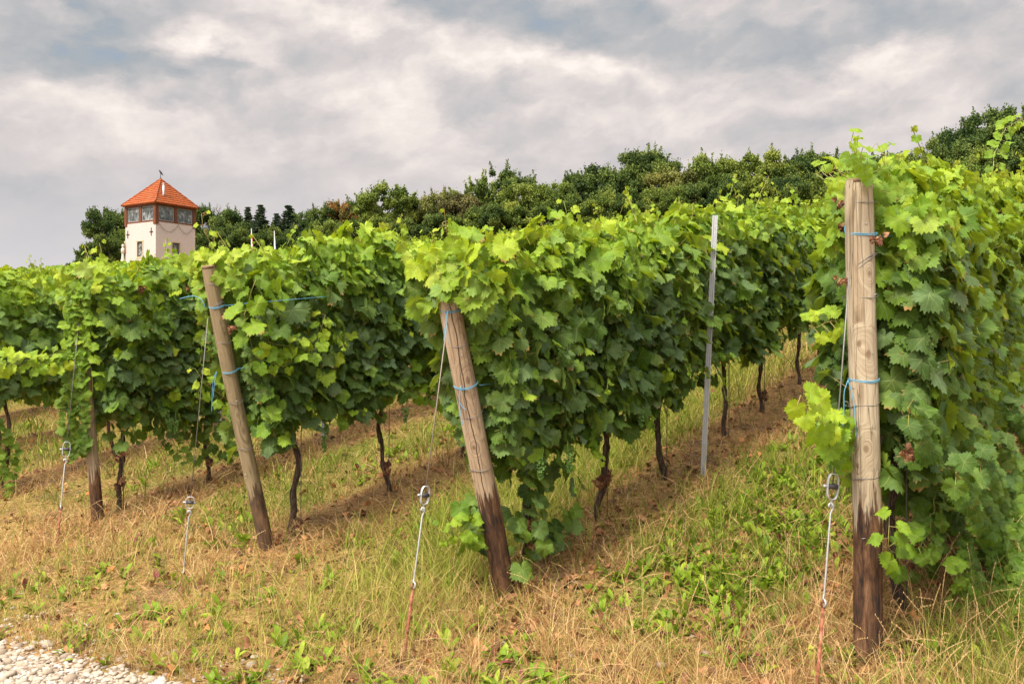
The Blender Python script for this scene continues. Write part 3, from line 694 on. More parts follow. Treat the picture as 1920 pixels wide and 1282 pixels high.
shoot(rp(1, [(1400, 440), (1420, 380), (1440, 330)], -.05), .075, .8, V_[1, 3], .08, 22)
shoot(rp(2, [(460, 500), (412, 480), (392, 455), (376, 400)], .0), .085, .88, V_[2, 0], .06, 23, tendrils=2)
shoot(rp(2, [(480, 520), (455, 600), (475, 660)], -.26), .15, .55, V_[2, 0], .07, 24, grow=.1)
shoot(rp(2, [(500, 640), (590, 660), (610, 590)], -.30), .10, .66, V_[2, 0], .042, 25, tendrils=4, grow=.3)
shoot(rp(2, [(480, 670), (540, 690), (560, 640)], -.30), .10, .66, V_[2, 0], .045, 26, tendrils=2, grow=.3)
shoot(rp(2, [(440, 760), (385, 720), (365, 690)], .10), .10, .72, V_[2, 0], .045, 27)
shoot(rp(2, [(730, 720), (800, 740), (850, 760)], -.2), .11, .45, V_[2, 2], .05, 28)
shoot(rp(2, [(500, 780), (515, 810), (520, 830)], -.2), .12, .5, V_[2, 0], .08, 29, grow=.1)
shoot(rp(3, [(200, 640), (120, 680), (50, 685), (-30, 672)], .0), .095, .70, V_[3, 0], .035, 30, grow=.1)
shoot(rp(3, [(190, 620), (100, 665), (0, 690)], .05), .09, .6, V_[3, 0], .04, 31, grow=.1)
shoot(rp(3, [(210, 560), (150, 545), (90, 530)], .0), .12, .65, V_[3, 0], .05, 32)
shoot(rp(3, [(176, 740), (165, 640), (185, 570), (190, 520)], -.12), .10, .68, V_[3, 0], .05, 33, tendrils=2)
shoot(rp(3, [(180, 500), (190, 470), (185, 455)], -.05), .11, .75, V_[3, 0], .05, 34)

# ------------------------------------------------------------------ end posts
PN = ['upright pale post', 'leaning cracked post', 'leaning post with bare top', 'creeper-wrapped post at left']
for k, p in enumerate(POSTS):
    bx_, by_ = XY(R0, C0 + SP * k); bz = float(Gxy(bx_, by_)) - .02
    base = Vector((bx_, by_, bz)); ax = Vector((-RX * p['a'], -RY * p['a'], p['h'])); Lp = ax.length; ax.normalize()
    p['base'] = base; p['ax'] = ax; p['L'] = Lp
    e = empty('end_post', base, 0, label=p['lab'], cat='post', group='wooden end posts of the vine rows')
    e.rotation_mode = 'QUATERNION'; e.rotation_quaternion = ax.to_track_quat('Z', 'Y')
    p['e'] = e
    rg = random.Random(k + 5); mb = MB(); n = 30; zs = [-.2] + [Lp * i / 40 for i in range(41)]; vs = []
    for i, z_ in enumerate(zs):
        q = max(0, z_) / Lp; rr = p['rb'] + (p['r'] - p['rb']) * q
        if i == len(zs) - 1: rr *= .93
        for j in range(n):
            a = 2 * math.pi * j / n
            wob = 1 + .035 * (float(vn(j * .35 + k * 9, z_ * 3.0 + 5, 3)) - .5) * 2 * (1 if j not in (0, n - 1) else .8) + .05 * math.exp(-((z_ - Lp * .6) / .06) ** 2 - ((a - 4.2) / .5) ** 2)
            vs.append((rr * wob * math.cos(a) + .006 * math.sin(z_ * 2.3 + k), rr * wob * math.sin(a) + .006 * math.cos(z_ * 1.7), z_))
    m_ = len(zs); fs = [(i * n + j, i * n + (j + 1) % n, (i + 1) * n + (j + 1) % n, (i + 1) * n + j) for i in range(m_ - 1) for j in range(n)]
    mb.add(vs, fs); mb.build('post_shaft', WOOD[k], e)
    mb = MB(); ex, ey = .006 * math.sin(Lp * 2.3 + k), .006 * math.cos(Lp * 1.7)
    mb.lathe([(p['r'] * .955, -.012), (p['r'] * .94, .001), (p['r'] * .87, .006), (.001, .008)], 30, Matrix.Translation((ex, ey, Lp)))
    mb.build('cut_top', WEND, e)
    def l_of_v(v, base=base, ax=ax, Lp=Lp):
        lo, hi = 0, Lp
        for _ in range(30):
            mid = (lo + hi) / 2
            if proj(base + ax * mid)[1] > v: lo = mid
            else: hi = mid
        return lo
    p['l'] = l_of_v
    for v in p['wires']:
        l = l_of_v(v); mb = MB(); rr = p['r'] + .0045; ti = rg.uniform(-.18, .18); pts = []
        for i in range(40):
            a = 2 * math.pi * i / 40; pts.append((rr * math.cos(a), rr * math.sin(a), l + ti * rr * math.sin(a + 1) + .004 * math.sin(a * 3)))
        mb.tube(pts, .0019, 6, closed=True)
        a = math.pi * 1.05; c_ = Vector((math.cos(a) * (rr + .010), math.sin(a) * (rr + .010), l)); cp = [c_ + Vector((math.cos(b) * .010, 0, math.sin(b) * .010)) for b in np.linspace(0, 5.2, 12)]
        mb.tube(cp, .0019, 5); mb.build('wire_loop', WIRE, e)
    for i in range(12 if k < 2 else 6):
        l = rg.uniform(.25, .95) * Lp; a = rg.uniform(math.pi * 1.15, math.pi * 1.95); mb = MB(); rr = p['rb'] + (p['r'] - p['rb']) * l / Lp + .002
        if i > 4: break
        ca, sa = math.cos(a), math.sin(a); tx, ty = -sa, ca
        mb.tube([(rr * .97 * ca - tx * .007, rr * .97 * sa - ty * .007, l), (rr * 1.05 * ca - tx * .006, rr * 1.05 * sa - ty * .006, l), (rr * 1.06 * ca + tx * .006, rr * 1.06 * sa + ty * .006, l + .003), (rr * .97 * ca + tx * .007, rr * .97 * sa + ty * .007, l + .003)], .0014, 5)
        mb.build('staple', STEEL, e)

# creeper on the fourth post
p3 = POSTS[3]; ce = empty('creeper', tuple(p3['base'] + Vector((-.05, -.06, 0))), 0, label='pale green creeper climbing the short left post', cat='climbing plant')
shoot([p3['base'] + p3['ax'] * l + Vector((dx, -.075, 0)) for l, dx in ((.55, -.04), (.75, -.06), (.95, -.03), (1.15, -.05), (1.4, .02), (1.65, -.04), (1.9, 0))], .085, .40, ce, .022, 51, 'stem', 0, .05, grow=.1)
shoot([p3['base'] + p3['ax'] * l + Vector((dx, -.07, 0)) for l, dx in ((.5, -.08), (.7, -.12), (.9, -.14), (1.1, -.10), (1.3, -.02), (1.6, .04), (1.9, .03))], .09, .45, ce, .026, 52, 'stem', 0, .05, grow=.1)

for (k, j, u, v, off, sc_) in ((3, 0, 262, 540, -.22, .6), (3, 1, 352, 540, -.24, .7), (0, 0, 1576, 385, .10, .40), (0, 0, 1578, 425, .10, .35), (0, 0, 1648, 452, -.10, .42), (0, 0, 1576, 530, .08, .35), (2, 0, 435, 615, -.26, .5),
                             (1, 0, 985, 985, -.04, .9), (0, 1, 1700, 855, -.22, .5), (1, 1, 1130, 900, -.03, .8), (3, 0, 222, 850, -.06, .9)):
    o = link('withered_leaves', DRYM[(k + int(u)) % 4], VINE[k, j]); w_ = on_row(k, u, v, off); o.location = parent_matrix(VINE[k, j]).inverted() @ w_; o.scale = (sc_,) * 3; o.rotation_euler = (.4, .3, u)

# ------------------------------------------------------------------ blue twine
def twine(k, v, tails, run, lab):
    p = POSTS[k]; l = p['l'](v); M_ = Matrix.Translation(p['base']) @ p['ax'].to_track_quat('Z', 'Y').to_matrix().to_4x4(); mb = MB(); rr = p['r'] + .006
    for dz in (0, .006):
        mb.tube([M_ @ Vector((rr * math.cos(a), rr * math.sin(a), l + dz + .004 * math.sin(a * 2))) for a in np.linspace(0, 2 * math.pi, 30)[:-1]], .0020, 6, closed=True)
    d = (p['base'] + p['ax'] * l).y - rr - .012
    for tl in tails:
        pts = [P(u, vv, d) for u, vv in tl]; fine = []
        for i in range(len(pts) - 1):
            p0, p1, p2, p3_ = pts[max(i - 1, 0)], pts[i], pts[i + 1], pts[min(i + 2, len(pts) - 1)]
            for j in range(6):
                t_ = j / 6; fine.append(.5 * ((2 * p1) + (p2 - p0) * t_ + (2 * p0 - 5 * p1 + 4 * p2 - p3_) * t_ ** 2 + (3 * p1 - p0 - 3 * p2 + p3_) * t_ ** 3))
        fine.append(pts[-1]); mb.tube(fine, .0021, 6)
    if run:
        st = P(run[0][0], run[0][1], d + rr + .02); mb.tube([st] + [on_row(k, u, vv, off) for u, vv, off in run[1:]], .0018, 6)
    tag(mb.build('twine', BLUE), lab, 'twine', 'blue twine tied round the end posts')
twine(0, 441, [[(1586, 441), (1584, 432), (1584, 424)]], [(1638, 443), (1700, 442, -.16), (1770, 440, -.05)], 'upper blue twine around the upright pale post')
twine(0, 713, [[(1590, 713), (1583, 735), (1582, 770), (1577, 818)], [(1590, 713), (1598, 740), (1603, 775), (1605, 820)]], [(1642, 711), (1690, 700, -.05)], 'lower blue twine with two hanging ends on the upright pale post')
twine(1, 580, [[(840, 580), (836, 600), (832, 640)], [(840, 580), (838, 610), (840, 646)]], None, 'upper blue twine at the hidden top of the leaning cracked post')
twine(1, 722, [[(866, 722), (862, 735), (862, 765), (868, 797)], [(862, 755), (868, 764), (874, 768)]], [(900, 722), (945, 716, -.05)], 'lower blue twine with a curling end on the leaning cracked post')
twine(2, 575, [[(384, 576), (378, 562), (362, 555), (337, 560)]], [(412, 574), (470, 568, -.30), (600, 557, -.33), (680, 549, -.02)], 'upper blue twine with a loose end pointing left on the bare-topped leaning post')
twine(2, 696, [[(406, 697), (400, 712), (398, 735), (397, 772)], [(406, 697), (402, 720), (400, 745)]], [(436, 692), (500, 684, -.26), (570, 676, -.02)], 'lower blue twine with a doubled hanging end on the bare-topped leaning post')
twine(3, 692, [[(156, 690), (149, 705), (147, 732)], [(156, 690), (151, 712), (146, 728)]], None, 'blue twine hanging beside the creeper-wrapped left post')

# ------------------------------------------------------------------ guy wires with tensioners
def ground_hit(u, v):
    d = Vector(((u - CU) / F, 1, -(v - CV) / F)); t_ = 1
    for _ in range(60):
        x, y, z = d * t_; f = z + CZ - float(Gxy(x, y)); t_ += f / (abs(d.z) + .2) * .8
    return Vector((d.x * t_, t_, float(Gxy(d.x * t_, t_))))
GUY = [dict(k=0, g=(1528, 1322), t=(1592, 520), vt=(888, 936), vr=1132), dict(k=1, g=(757, 1225), t=(840, 592), vt=(911, 945), vr=1098),
       dict(k=2, g=(341, 1094), t=(390, 596), vt=(931, 952), vr=1076), dict(k=3, g=(106, 1022), t=(152, 560), vt=(828, 856), vr=952)]
for gq in GUY:
    k = gq['k']; p = POSTS[k]; A = ground_hit(*gq['g']) - Vector((0, 0, .03)); l = p['l'](gq['t'][1]); T = p['base'] + p['ax'] * l - Vector((RX, RY, 0)) * p['r']
    T = P(gq['t'][0], gq['t'][1], T.y)
    def at(v):
        lo, hi = 0., 1.
        for _ in range(40):
            mid = (lo + hi) / 2
            if proj(A.lerp(T, mid))[1] > v: lo = mid
            else: hi = mid
        return A.lerp(T, lo)
    t = (T - A).normalized(); w = t.cross(Vector((0, 1, 0))).normalized(); w = (Matrix.Rotation([.25, .75, .2, .5][k], 3, t) @ w).normalized(); n_ = t.cross(w)
    B1 = at(gq['vr']); D0 = at(gq['vt'][1]); D1 = at(gq['vt'][0]); hl = (D1 - D0).length / 2; mid = (D0 + D1) / 2
    e = empty('guy_wire', A, 0, label='steel guy wire with tensioner and rusty anchor before the ' + PN[k], cat='guy wire', group='guy wires anchoring the end posts')
    def rel(q): return Vector(q) - A
    mb = MB(); mb.tube([rel(A - t * .15), rel(A + t * .1), rel(B1 - t * .012)], [.0085, .0085, .0075], 8)
    mb.tube([rel(B1 + (w * math.cos(a) + t * math.sin(a)) * .012) for a in np.linspace(0, 2 * math.pi, 14)[:-1]], .0055, 6, closed=True)
    mb.build('anchor_rod', RUST, e)
    mb = MB(); hk = [rel(B1 + (n_ * math.cos(a) + t * math.sin(a)) * .016 + t * .005) for a in np.linspace(-2.6, 2.0, 12)]
    top = D0 - t * .030
    mb.tube(hk + [rel(B1 + t * .05)] + [rel(top - t * .03)] + [rel(top + (w * -math.cos(a) + t * math.sin(a)) * .012 + t * .002) for a in np.linspace(-.4, 3.7, 12)], .0042, 8)
    mb.build('hook_rod', STEEL, e)
    mb = MB(); hw = .026; path = []
    for i in range(28):
        a = 2 * math.pi * i / 28; ca, sa = math.cos(a), math.sin(a)
        path.append(rel(mid + w * (hw * (abs(ca) ** .6) * (1 if ca > 0 else -1)) + t * (hl * (abs(sa) ** .8) * (1 if sa > 0 else -1))))
    mb.tube(path, .0028, 8, closed=True, flat=n_)
    mb.tube([rel(D0 + t * .002), rel(D0 - t * .018)], .004, 6)
    mb.tube([rel(D0 - t * .024 + (n_ * math.cos(a) + t * math.sin(a)) * .009) for a in np.linspace(0, 2 * math.pi, 12)[:-1]], .003, 5, closed=True)
    tn = mb.build('tensioner', STEEL, e)
    mb = MB(); mb.tube([rel(mid - w * .022), rel(mid + w * .022)], .0115, 12); mb.build('drum', DRUM, tn)
    mb = MB(); mb.tube([rel(mid - w * .034), rel(mid - w * .022)], .006, 8); mb.tube([rel(mid + w * .022), rel(mid + w * .046)], .0055, 8); mb.build('axle', STEEL, tn)
    mb = MB(); mb.tube([rel(mid), rel(A.lerp(T, .75)) + Vector((0, 0, -.004)), rel(T)], .0032 if k < 2 else .0030, 6)
    Mq = Matrix.Translation(p['base']) @ p['ax'].to_track_quat('Z', 'Y').to_matrix().to_4x4(); rr = p['r'] + .004
    for ph in (0, .35):
        mb.tube([rel(Mq @ Vector((rr * math.cos(a), rr * math.sin(a), l + .05 + .055 * math.cos(a - .2 + ph)))) for a in np.linspace(0, 2 * math.pi, 30)[:-1]], .0022, 6, closed=True)
    mb.build('wire', WIRE if k != 1 else simple('wire_tan', (.26, .22, .19), .6, .3, .3, 80, .3), e)

# ------------------------------------------------------------------ galvanised row posts and trellis wires
def metal_post_mesh():
    mb = MB(); H = 2.06; sec = [(-.026, .014), (-.026, -.014), (-.012, -.014), (-.008, -.006), (.008, -.006), (.012, -.014), (.026, -.014), (.026, .014), (.023, .014), (.023, -.011), (.013, -.011), (.009, -.003), (-.009, -.003), (-.013, -.011), (-.023, -.011), (-.023, .014)]
    n = len(sec); lv = [-.2, H]; vs = [(x, y, z) for z in lv for x, y in sec]
    fs = [(j, (j + 1) % n, n + (j + 1) % n, n + j) for j in range(n)] + [tuple(range(2 * n - 1, n - 1, -1))]
    mb.add(vs, fs)
    return mb.mesh('post_profile', STEEL, False)
def notch_mesh():
    mb = MB()
    for i in range(18):
        z = .25 + i * .1
        mb.tube([(.026, -.010, z), (.033, -.010, z + .004), (.034, -.010, z + .016)], .0022, 5); mb.tube([(-.026, -.010, z), (-.033, -.010, z + .004), (-.034, -.010, z + .016)], .0022, 5)
    return mb.mesh('wire_hooks', STEEL)
MPM, NTM = metal_post_mesh(), notch_mesh()
mpos = {0: [2.9, 7.2], 1: [2.52, 7.4], 2: [2.9, 7.1], 3: [2.57, 6.9], 4: [2.86, 7.03], 5: [3.2, 7.3]}
for k in range(0, 12):
    for i, s in enumerate((mpos.get(k, [3.0, 7.1])) + [11.3, 15.5]):
        x, y = XY(R0 + s, C0 + SP * k - (.22 if (k, i) == (1, 0) else 0)); u = CU + F * x / max(y, .1)
        if not -60 < u < 1980: continue
        z = float(Gxy(x, y))
        lab = 'grey galvanised steel post, %s along the %s' % (ORD[i], ROWN[k]) if k < 4 else 'grey steel post among leaves, %s along the %s vine row from the right' % (ORD[i], ORD[k])
        e = empty('metal_post', (x, y, z), ROT - R(68), label=lab, cat='post', group='galvanised posts inside the rows')
        if k == 1 and i == 0: e.rotation_euler = (R(1.2), R(2.6), ROT - R(68))
        hgt = 1.0 if (k == 1 and i == 0) else (.94 if k < 2 else .86)
        e.scale = (.8, .8, hgt)
        link('post_profile', MPM, e); link('wire_hooks', NTM, e)
for k in range(0, 5):
    for hh, nm in ((.93, 'lower'), (1.45, 'middle'), (1.86, 'upper')):
        mb = MB(); x, y = XY(R0 - .12, C0 + SP * k - .02); pts = []
        for i in range(12):
            s = -.15 + i * 2.4; x2, y2 = XY(R0 + s, C0 + SP * k - .05); pts.append((x2 - x, y2 - y, SL * (R0 + s) + hh - .01 * (i % 2)))
        mb.tube(pts, .0014, 5)
        o = mb.build('trellis_wire', WIRE, None, loc=(x, y, 0)); tag(o, '%s thin steel trellis wire threaded through the %s' % (nm, ROWN[k] if k < 4 else 'fifth vine row from the right'), 'wire', 'trellis wires along the rows')

# ------------------------------------------------------------------ watch tower
def tower():
    ph = R(58.3); S = 3.684; cx0, cy0 = -27.27, 70.0; g = float(Gxy(cx0, cy0)) - .3
    m, t, out = mat('plaster'); co = t.new('ShaderNodeTexCoord').outputs['Object']; n = t.noise(co, 9, 6, .65); n2 = t.noise(t.vm('MULTIPLY', co, (1.4, 1.4, .5)), 1, 4, .6)
    c = t.mix(n, (.44, .355, .335), (.56, .465, .445)); c = t.mix(t.rng(n2, .45, .75, 0, .4), c, (.42, .36, .32)); pbr(t, out, c, .9, .1, 0, n, .8, .03); pl = m
    m, t, out = mat('roof_tile'); co = t.new('ShaderNodeTexCoord').outputs['Object']; x, y, z = t.xyz(co)
    row = t.m('FRACT', t.m('ADD', t.m('MULTIPLY', t.m('SUBTRACT', z, 12.80 - g + .07), 12 / (15.08 - 12.80 - .07)), 10.0)); n = t.noise(co, 6, 4, .6)
    col = t.m('FRACT', t.m('MULTIPLY', t.m('ADD', x, y), 4.2))
    c = t.ramp(n, [(.3, (.18, .036, .009)), (.5, (.29, .065, .014)), (.7, (.40, .115, .028))])
    c = t.mix(t.rng(row, .05, .34, .85, 0), c, (.06, .014, .008)); c = t.mix(t.rng(col, 0, .12, .3, 0), c, (.2, .05, .02))
    c = t.mix(t.rng(t.noise(t.vm('MULTIPLY', co, (2, 2, 1)), 1.2, 4, .6), .54, .66, 0, .45), c, (.16, .09, .05))
    pbr(t, out, c, .75, .2, 0, t.m('ADD', row, t.m('MULTIPLY', t.m('ABSOLUTE', t.m('SUBTRACT', col, .5)), .8)), 1.0, .05); tl = m
    m, t, out = mat('red_brown_timber'); co = t.new('ShaderNodeTexCoord').outputs['Object']; n = t.noise(t.vm('MULTIPLY', co, (14, 14, 2)), 1, 4, .6)
    pbr(t, out, t.ramp(n, [(.3, (.07, .024, .011)), (.55, (.13, .042, .017)), (.75, (.20, .075, .03))]), .6, .3, 0, n, .4, .02); tb = m
    stn = simple('tan_stone', (.46, .37, .25), .9, .1, 0, 8, .2); lead = simple('pale_lead', (.30, .31, .31), .5, .4, .1, 20, .1); iron = simple('black_iron', (.02, .02, .022), .6, .3, 0, 20, .3)
    m, t, out = mat('window_glass'); co = t.new('ShaderNodeTexCoord').outputs['Object']; n = t.noise(co, 1.6, 4, .7)
    pbr(t, out, t.ramp(n, [(.36, (.02, .026, .022)), (.50, (.08, .095, .095)), (.60, (.30, .33, .34))]), .12, .7); gl = m
    e = empty('watch_tower', (cx0, cy0, g), ph, label='square white plastered watch tower with orange pyramid roof and glazed top storey', cat='tower')
    Z = lambda z: z - g
    wt = Z(11.455)
    # plaster body with real openings on the two visible faces
    mb = MB(); th = .25
    lw = {'R': [(1.50, 2.20, Z(8.75), Z(9.93))], 'L': [(1.55, 2.20, Z(8.80), Z(9.98))]}
    def wall(face, M_):
        a, b, c_, d_ = lw[face][0]; mb.box((0, 0, 0), (a, th, wt), M_); mb.box((b, 0, 0), (S - (th if face == 'L' else 0) * 0, th, wt), M_); mb.box((a, 0, 0), (b, th, c_), M_); mb.box((a, 0, d_), (b, th, wt), M_)
    MR = Matrix.Identity(4); ML = Matrix(((0, 1, 0, 0), (1, 0, 0, 0), (0, 0, 1, 0), (0, 0, 0, 1)))
    wall('R', MR)
    a, b, c_, d_ = lw['L'][0]
    for q in (((th, 0, 0), (a, th, wt)), ((b, 0, 0), (S, th, wt)), ((a, 0, 0), (b, th, c_)), ((a, 0, d_), (b, th, wt))): mb.box(q[0], q[1], ML)
    mb.box((S - th, th, 0), (S, S, wt)); mb.box((th, S - th, 0), (S - th, S, wt)); mb.box((th, th, wt - .3), (S - th, S - th, wt - .05))
    mb.build('wall', pl, e, False)
    for face, M_ in (('R', MR), ('L', ML)):
        a, b, c_, d_ = lw[face][0]
        f = MB(); f.box((a - .09, -.03, d_), (b + .09, .08, d_ + .10), M_); f.box((a - .09, -.03, c_ - .12), (b + .09, .08, c_), M_); f.box((a - .09, -.028, c_), (a, .08, d_), M_); f.box((b, -.028, c_), (b + .09, .08, d_), M_)
        fr = f.build('window', stn, e, False)
        q = MB(); q.box((a, .14, c_), (b, .16, d_), M_); q.build('pane', gl, fr, False)
        q = MB()
        for (x0, z0, x1, z1) in ((a, c_, b, (c_ + d_) / 2), (b, c_, a, (c_ + d_) / 2), (a, (c_ + d_) / 2, b, d_), (b, (c_ + d_) / 2, a, d_)): q.tube([M_ @ Vector((x0, .10, z0)), M_ @ Vector((x1, .10, z1))], .022, 5)
        q.build('grille', lead, fr)
    # timber top storey
    zt = Z(12.82); mb = MB(); mb.box((-.03, -.03, wt), (S + .03, .2, wt + .1)); mb.box((-.028, .2, wt), (.2, S + .03, wt + .1)); mb.box((S - .2, .2, wt), (S + .028, S + .03, wt + .1)); mb.box((.2, S - .2, wt), (S - .2, S + .028, wt + .1))
    mb.build('sill_beam', tb, e, False)
    mb = MB(); mb.box((-.05, -.05, zt - .16), (S + .05, .2, zt)); mb.box((-.048, .2, zt - .16), (.2, S + .05, zt)); mb.box((S - .2, .2, zt - .16), (S + .048, S + .05, zt)); mb.box((.2, S - .2, zt - .16), (S - .2, S + .048, zt)); mb.build('head_beam', tb, e, False)
    for (px, py) in ((-.06, -.06), (S - .24, -.06), (-.06, S - .24), (S - .24, S - .24)):
        mb = MB(); mb.box((px, py, Z(11.24)), (px + .30, py + .30, zt - .165)); mb.build('corner_post', tb, e, False)
    for M_ in (MR, ML, Matrix.Translation((0, S, 0)) @ Matrix.Scale(-1, 4, (0, 1, 0)), Matrix.Translation((S, 0, 0)) @ ML @ Matrix.Scale(-1, 4, (0, 1, 0))):
        mb = MB(); mb.box((1.68, -.025, wt + .104), (2.0, .2, zt - .165), M_); mb.build('mullion', tb, e, False)
        for (a, b) in ((.26, 1.66), (2.02, 3.42)):
            z0, z1 = wt + .11, zt - .17
            f = MB(); f.box((a, .03, z0), (a + .05, .12, z1), M_); f.box((b - .05, .03, z0), (b, .12, z1), M_); f.box((a + .05, .03, z0), (b - .05, .12, z0 + .04), M_); f.box((a + .05, .03, z1 - .04), (b - .05, .12, z1), M_)
            fr = f.build('top_window', lead, e, False); q = MB(); q.box((a + .05, .08, z0 + .04), (b - .05, .09, z1 - .04), M_); q.build('pane', gl, fr, False)
            q = MB(); nx = 4
            for i in range(nx):
                xa = a + .05 + (b - a - .1) * i / nx; xb = a + .05 + (b - a - .1) * (i + 1) / nx; xm = (xa + xb) / 2; zm = z1 - .45
                q.tube([M_ @ Vector((xa, .06, z1 - .04)), M_ @ Vector((xm, .06, zm)), M_ @ Vector((xb, .06, z1 - .04))], .011, 4)
                q.tube([M_ @ Vector((xa, .06, zm - .05)), M_ @ Vector((xm, .06, z1 - .08)), M_ @ Vector((xb, .06, zm - .05))], .011, 4)
                q.tube([M_ @ Vector((xm, .06, zm)), M_ @ Vector((xm, .06, z0 + .04))], .011, 4)
            q.build('leading', lead, fr)
    # roof
    O = .22; ze = Z(12.80); za = Z(15.08); c0 = S / 2; mb = MB()
    lo = [(-O, -O, ze), (S + O, -O, ze), (S + O, S + O, ze), (-O, S + O, ze)]; up = [(x, y, z + .07) for x, y, z in lo]
    mb.add(lo + up + [(c0, c0, za)], [(3, 2, 1, 0), (0, 1, 5, 4), (1, 2, 6, 5), (2, 3, 7, 6), (3, 0, 4, 7), (4, 5, 8), (5, 6, 8), (6, 7, 8), (7, 4, 8)])
    for i in range(12):     # stepped tile courses
        f0, f1 = i / 12, (i + 1) / 12; h0 = (c0 + O) * (1 - f0) + .03; h1 = (c0 + O) * (1 - f1) + .012; zb = ze + .07 + (za - ze - .07) * f0; zt_ = ze + .07 + (za - ze - .07) * f1 + .012
        q = [(c0 - h0, c0 - h0, zb - .02), (c0 + h0, c0 - h0, zb - .02), (c0 + h0, c0 + h0, zb - .02), (c0 - h0, c0 + h0, zb - .02)]
        mb.add(q + [(x, y, z + .055) for x, y, z in q] + [(c0 - h1, c0 - h1, zt_), (c0 + h1, c0 - h1, zt_), (c0 + h1, c0 + h1, zt_), (c0 - h1, c0 + h1, zt_)], [(j, (j + 1) % 4, 4 + (j + 1) % 4, 4 + j) for j in range(4)] + [(4 + j, 4 + (j + 1) % 4, 8 + (j + 1) % 4, 8 + j) for j in range(4)])
    rf = mb.build('roof', tl, e, False)
    mb = MB()
    for q in up:
        a_ = Vector(q); b_ = Vector((c0, c0, za)); mb.tube([a_.lerp(b_, i / 14) + Vector((0, 0, .01)) for i in range(15)], [.07 + .015 * (i % 2) for i in range(15)], 8)
    mb.build('ridge_tiles', tl, rf)
    mb = MB(); mb.tube([(1.0, .45, Z(13.45)), (1.0, .40, Z(13.62)), (1.0, .38, Z(13.7)), (1.0, .38, Z(14.42))], [.09, .085, .075, .07], 10); mb.tube([(1.0, .50, Z(13.42)), (1.0, .42, Z(13.56))], [.15, .08], 10); mb.tube([(1.0, .38, Z(14.44)), (1.0, .38, Z(14.50))], [.10, .095], 10)
    mb.build('stovepipe', simple('bright_steel', (.62, .64, .66), .35, .5, .7, 20, .1), rf)
    mb = MB(); mb.tube([(c0, c0, za - .05), (c0, c0, za + .08), (c0, c0, za + .12), (c0, c0, za + .36)], [.07, .06, .03, .02], 8); mb.build('finial', iron, rf)
    for (y, z) in ((.50, 10.66), (3.36, 10.60)):
        mb = MB(); mb.box((-.05, y - .022, Z(z) - .30), (-.004, y + .022, Z(z) + .30)); mb.box((-.053, y - .19, Z(z) - .022), (-.006, y - .023, Z(z) + .022)); mb.box((-.053, y + .023, Z(z) - .022), (-.006, y + .19, Z(z) + .022)); mb.build('wall_anchor', iron, e, False)
    mb = MB(); mb.tube([(-.05, S - .05, Z(9.2)), (-.05, S - .05, Z(9.9)), (-.03, S + .02, Z(10.1))], .04, 8); mb.build('downpipe', stn, e)
    M4 = Matrix.Translation((cx0, cy0, g)) @ Matrix.Rotation(ph, 4, 'Z')
    # string of lights
    mb = MB(); W = []
    for (xa, xb, sg) in ((.22, 2.03, .62), (2.03, 3.46, .60)):
        for i in range(17):
            q = i / 16; W.append(M4 @ Vector((xa + (xb - xa) * q, -.06, Z(11.36) - sg * (1 - (2 * q - 1) ** 2))))
    o0 = W[0]; mb.tube([w - o0 for w in W], .011, 5)
    for i in range(1, len(W), 2): mb.ball(W[i] - o0 - Vector((0, 0, .03)), .022, 6, 5)
    tag(mb.build('light_string', simple('dark_cable', (.12, .10, .09), .6, .3), None, loc=o0), 'unlit string of lights hanging in two swags below the tower windows', 'string lights')
    # bird on the finial
    b0 = M4 @ Vector((c0, c0, za + .36)); mb = MB()
    mb.tube([(-.02, 0, .17), (-.01, 0, .22)], [.012, .008], 6)
    vs = [((.16, 0, -.05), .012), ((.10, 0, .03), .035), ((.04, 0, .10), .062), ((-.01, 0, .17), .060), ((-.04, 0, .225), .04), ((-.055, 0, .26), .042), ((-.075, 0, .275), .028), ((-.13, 0, .262), .006)]
    mb = MB(); mb.tube([v[0] for v in vs], [v[1] for v in vs], 10); mb.tube([(.0, .02, .08), (.0, .02, 0)], .008, 5); mb.tube([(.0, -.02, .08), (.0, -.02, 0)], .008, 5)
    o = mb.build('bird', iron, None, loc=b0); o.scale = (1.25, 1.25, 1.25); tag(o, 'small black bird perched on the tip of the tower roof', 'bird')
    # statue on its column
    sx, sy = (M4 @ Vector((-.14, 3.80, 0))).xy; sg = float(Gxy(sx, sy)); st = simple('pale_stone', (.60, .52, .44), .9, .1, 0, 10, .2)
    se = empty('statue', (sx, sy, sg), ph, label='small pale stone figure standing at the left edge of the tower', cat='statue')
    top = 8.62 - sg; mb = MB(); mb.lathe([(.20, 0), (.20, .25), (.13, .32), (.12, top - .2), (.17, top - .12), (.17, top)], 12); mb.build('pedestal', st, se)
    mb = MB(); Mt = Matrix.Translation((0, 0, top + .002)); mb.lathe([(.12, 0), (.13, .05), (.10, .30), (.095, .52), (.13, .66), (.145, .80), (.13, .90), (.06, .945), (.045, .98), (.08, 1.03), (.098, 1.11), (.085, 1.19), (.04, 1.235)], 14, Mt)
    mb.tube([(.12, -.02, top + .86), (.15, -.05, top + .62), (.05, -.13, top + .58)], [.045, .04, .035], 8); mb.tube([(-.12, -.02, top + .86), (-.15, -.05, top + .62), (-.04, -.13, top + .60)], [.045, .04, .035], 8)
    mb.build('figure', st, se)
tower()
